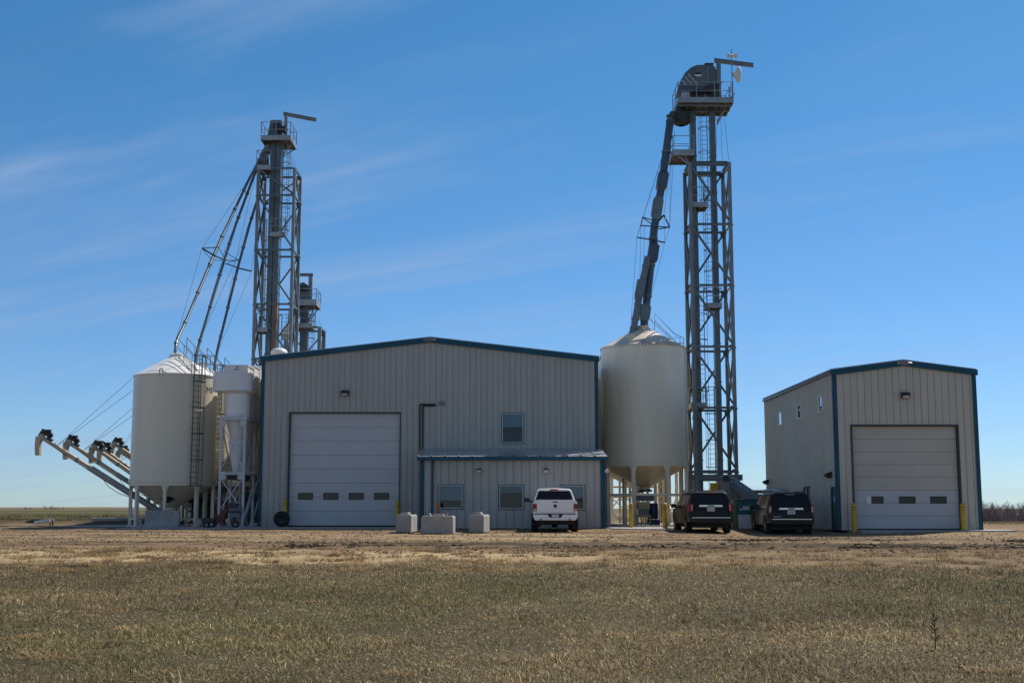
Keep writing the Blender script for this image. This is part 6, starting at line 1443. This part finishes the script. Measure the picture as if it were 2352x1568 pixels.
# red portable conveyor before the cyclones
D = 63.6; q = lambda u, v, d=0: at(u, v, D + d)
t = thing('portable_conveyor', 'small red wheeled conveyor with a grey motor parked under the cyclones', 'conveyor', (q(512, 1200).x, D, .05))
mb = MB(); mb.beam(q(490, 1204), q(524, 1167), .42, .24); mb.beam(q(524, 1167), q(540, 1160), .42, .22); mb.build('frame', 'redpaint', t, bevel=.02)
mb = MB(); mb.beam(q(488, 1199.5, -.18), q(523, 1163.5, -.18), .05, .10); mb.beam(q(496, 1206, -.22), q(517, 1182, -.22), .05, .08); mb.build('side_rail', 'redpaint', t)
mb = MB(); a = q(527, 1170, -.1); mb.tube(a, a + Vector((.62, .0, .02)), .20, 18); mb.cbox(a + Vector((.3, .05, -.28)), .55, .4, .22); mb.build('motor', 'darkgalv', t, smooth=40)
mb = MB(); a = q(535, 1160); mb.prism([(a.x - .3, a.z - .14), (a.x + .35, a.z - .14), (a.x + .20, a.z + .12), (a.x - .2, a.z + .12)], D - .3, D + .35); mb.build('hood', 'black', t, bevel=.03)
mb = MB(); a = q(481, 1199); mb.prism([(a.x - .38, a.z + .22), (a.x + .38, a.z + .22), (a.x + .2, a.z - .24), (a.x - .2, a.z - .24)], D - .35, D + .4); mb.build('intake_hopper', 'black', t, bevel=.02)
for u, v, r_ in ((475, 1205, .17), (486, 1206, .19), (541, 1204, .19)):
    c_ = q(u, v, -.3); mb = MB(); mb.lathe([(0, -.06), (r_ * .9, -.06), (r_, -.03), (r_, .03), (r_ * .9, .06), (0, .06)], (c_.x, c_.y, .06 + r_), 22, axis='y'); w_ = mb.build('wheel', 'tyre', t, smooth=40)
    MB().lathe([(0, -.075), (r_ * .4, -.07), (r_ * .45, -.061)], (c_.x, c_.y, .06 + r_), 16, axis='y').build('rim', 'galvd', w_)
mb = MB(); mb.beam(q(541, 1168), q(542, 1204), .06); mb.beam(q(530, 1174), q(543, 1202), .05); mb.build('strut', 'darksteel', t)
# orange step ladder, stores under the cyclones
D = 70.5; q = lambda u, v, d=0: at(u, v, D + d)
t = thing('step_ladder', 'orange step ladder standing open behind the cyclone frame', 'step ladder', (q(496, 1190).x, D, .1))
mb = MB(); a0, a1 = q(492.5, 1143), q(499, 1143); b0, b1 = q(491.5, 1203), q(503, 1203); mb.beam(b0, a0, .07, .04); mb.beam(b1, a1, .07, .04)
for k in range(1, 7): mb.beam(b0.lerp(a0, k / 7), b1.lerp(a1, k / 7), .08, .03)
mb.build('front_rails', 'orange', t); mb = MB(); mb.beam(a0 + Vector((0, .05, 0)), b0 + Vector((0, .9, 0)), .05, .03); mb.beam(a1 + Vector((0, .05, 0)), b1 + Vector((0, .9, 0)), .05, .03); mb.build('rear_rails', 'orange', t)
D = 72.5; X = lambda u: AX(u, 1170, D)
t = thing('grain_cleaner', 'big dark green machine in the gloom behind the cyclones', 'machine', (X(565), D, .1))
mb = MB(); mb.box(X(548), X(594), D, D + 2, .5, AZ(1128, D)); mb.build('cabinet', 'greenpaint', t, bevel=.03)
mb = MB(); mb.box(X(552), X(590), D - .05, D - .002, AZ(1172, D), AZ(1140, D)); mb.build('screen_panel', 'black', t)
for u in (550, 571, 592): MB().box(X(u) - .06, X(u) + .06, D + .1, D + .22, .1, .5).build('leg', 'darksteel', t)
mb = MB(); mb.lathe([(.0, -.35), (.35, -.30), (.42, 0), (.35, .30), (0, .35)], at(540, 1108, 71), 20, axis='y'); tag(mb.build('blower_housing', 'white', loc=at(540, 1108, 71), smooth=40), 'round white blower housing hanging behind the cyclone frame', 'blower')
t = thing('dark_filler_trough', 'black trough added to darken the space under the left row of silos', 'conveyor', (S1[0] + .9, 70, .1))
mb = MB(); mb.box(S1[0] + .55, S1[0] + 1.5, 70.2, 86, .45, 1.45); mb.build('trough', 'black', t)  # added dark clutter, there to darken the space under the silos
for y in (70.4, 75, 80, 85): MB().box(S1[0] + .7, S1[0] + 1.35, y, y + .12, .1, .45).build('leg', 'darksteel', t)
t = thing('dark_filler_box', 'dark steel box added to darken the space between the silo legs and the cyclones', 'cabinet', (at(468, 1180, 71.6).x, 71.6, .1))
p = at(468, 1180, 71.6); MB().box(p.x - .55, p.x + .5, 71.6, 72.5, .1, 2.0).build('body', 'darksteel', t, bevel=.02); MB().box(p.x - .45, p.x + .0, 71.58, 71.598, .3, 1.85).build('door', 'black', t)  # dark filler added so the gap behind the silo legs reads dark
t = thing('work_platform', 'dark walkway platform behind the cyclones at the silo cone level', 'platform', (AX(500, 1118, 71), 71, 2.6))
zz_ = AZ(1117, 71); mb = MB(); mb.box(AX(470, 1117, 71), AX(560, 1117, 71), 70.6, 72.5, zz_ - .1, zz_); mb.build('deck', 'darksteel', t)
for u in (478, 556): MB().beam((AX(u, 1150, 71), 70.7, .1), (AX(u, 1150, 71), 70.7, zz_ - .1), .10).build('post', 'galvd', t)
mb = MB()
for i, (u, v, D, sx, sz) in enumerate(((462, 1189, 69.5, .5, .34), (551, 1193, 68.8, .46, .5), (560, 1197, 69.4, .34, .3), (586, 1203, 68.2, .55, .16))):
    lab = ('pale grain bag slumped behind the silo legs near the orange ladder', 'grey bucket like tote under the rear of the cyclone frame', 'small white pail beside the tote under the cyclones', 'flat white crate on the slab beside the shop corner')[i]
    nm = ('grain_bag', 'tote', 'pail', 'crate')[i]; p = at(u, v, D); p.z = .1; mb = MB()
    if nm == 'grain_bag': mb.lathe([(.22, 0), (.30, .08), (.28, .22), (.16, .33), (.05, .40), (.09, .44)], p, 16)
    elif nm == 'pail': mb.lathe([(0, 0), (.13, 0), (.16, .32), (.17, .33), (.15, .33), (.12, .02)], p, 18)
    elif nm == 'tote': mb.prism([(p.x - .2, .1), (p.x + .2, .1), (p.x + .25, .56), (p.x + .27, .6), (p.x - .27, .6), (p.x - .25, .56)], D, D + .4)
    else:
        mb.box(p.x - .3, p.x + .3, D, D + .5, .1, .13)
        for k in range(3): mb.box(p.x - .3, p.x + .3, D - .02, D, .13 + k * .05, .165 + k * .05)
        for s_ in (-1, 1): mb.box(p.x + s_ * .3 - .02, p.x + s_ * .3 + .02, D, D + .5, .131, .28)
    tag(mb.build(nm, 'white' if i != 1 else 'concrete', loc=p, smooth=40 if i in (0, 2) else None), lab, ('bag', 'tote', 'pail', 'crate')[i])
# left edge: white trough, pipe on the ground, small stand
D = 71.5; q = lambda u, v, d=0: at(u, v, D + d)
t = thing('feed_trough', 'white metal trough tipped on legs on the dirt at far left', 'trough', (q(101, 1200).x, D, GZ(q(101, 1200).x, D)))
a, b_ = q(83, 1201), q(119, 1195.5); mb = MB(); mb.beam(a + Vector((0, 0, -.02)), b_ + Vector((0, 0, -.02)), .6, .05); mb.beam(a + Vector((0, -.3, .05)), b_ + Vector((0, -.3, .05)), .04, .16); mb.beam(a + Vector((0, .3, .05)), b_ + Vector((0, .3, .05)), .04, .16); mb.build('trough', 'white', t)
mb = MB(); mb.beam(b_ + Vector((-.03, -.2, -.04)), Vector((b_.x, D - .2, GZ(b_.x, D) - .02)), .06); mb.beam(b_ + Vector((-.03, .2, -.04)), Vector((b_.x, D + .2, GZ(b_.x, D) - .02)), .06); mb.beam(q(114, 1192.5), q(121, 1196), .2, .08); mb.build('stand', 'redpaint', t)
D = 74; a, b_ = at(216, 1193.5, 79), at(331, 1193.5, 78); mb = MB(); mb.tube(a, b_, .13, 12); mb.tube(a - Vector((.05, 0, 0)), a + Vector((.05, 0, 0)), .17, 12)
for k in (.2, .8): c_ = a.lerp(b_, k); mb.cbox((c_.x, c_.y, (c_.z - .13 + GZ(c_.x, c_.y)) / 2), .2, .3, max(.05, c_.z - .13 - GZ(c_.x, c_.y)))
tag(mb.build('auger_pipe', 'galvd', loc=a, smooth=40), 'spare grey auger tube lying on blocks left of the silos', 'pipe')
D = 72; mb = MB(); q = lambda u, v: at(u, v, D)
mb.beam(q(317, 1183), q(324, 1183), .03); mb.beam(q(317, 1183), q(323, 1207), .04); mb.beam(q(324, 1183), q(323.5, 1207), .04); mb.beam(q(318, 1192), q(324, 1192), .03)
tag(mb.build('sack_stand', 'white', loc=q(323, 1207)), 'thin white wire stand beside the left silo leg', 'stand')

for o in bpy.data.objects:
    if '_org' in o: del o['_org']
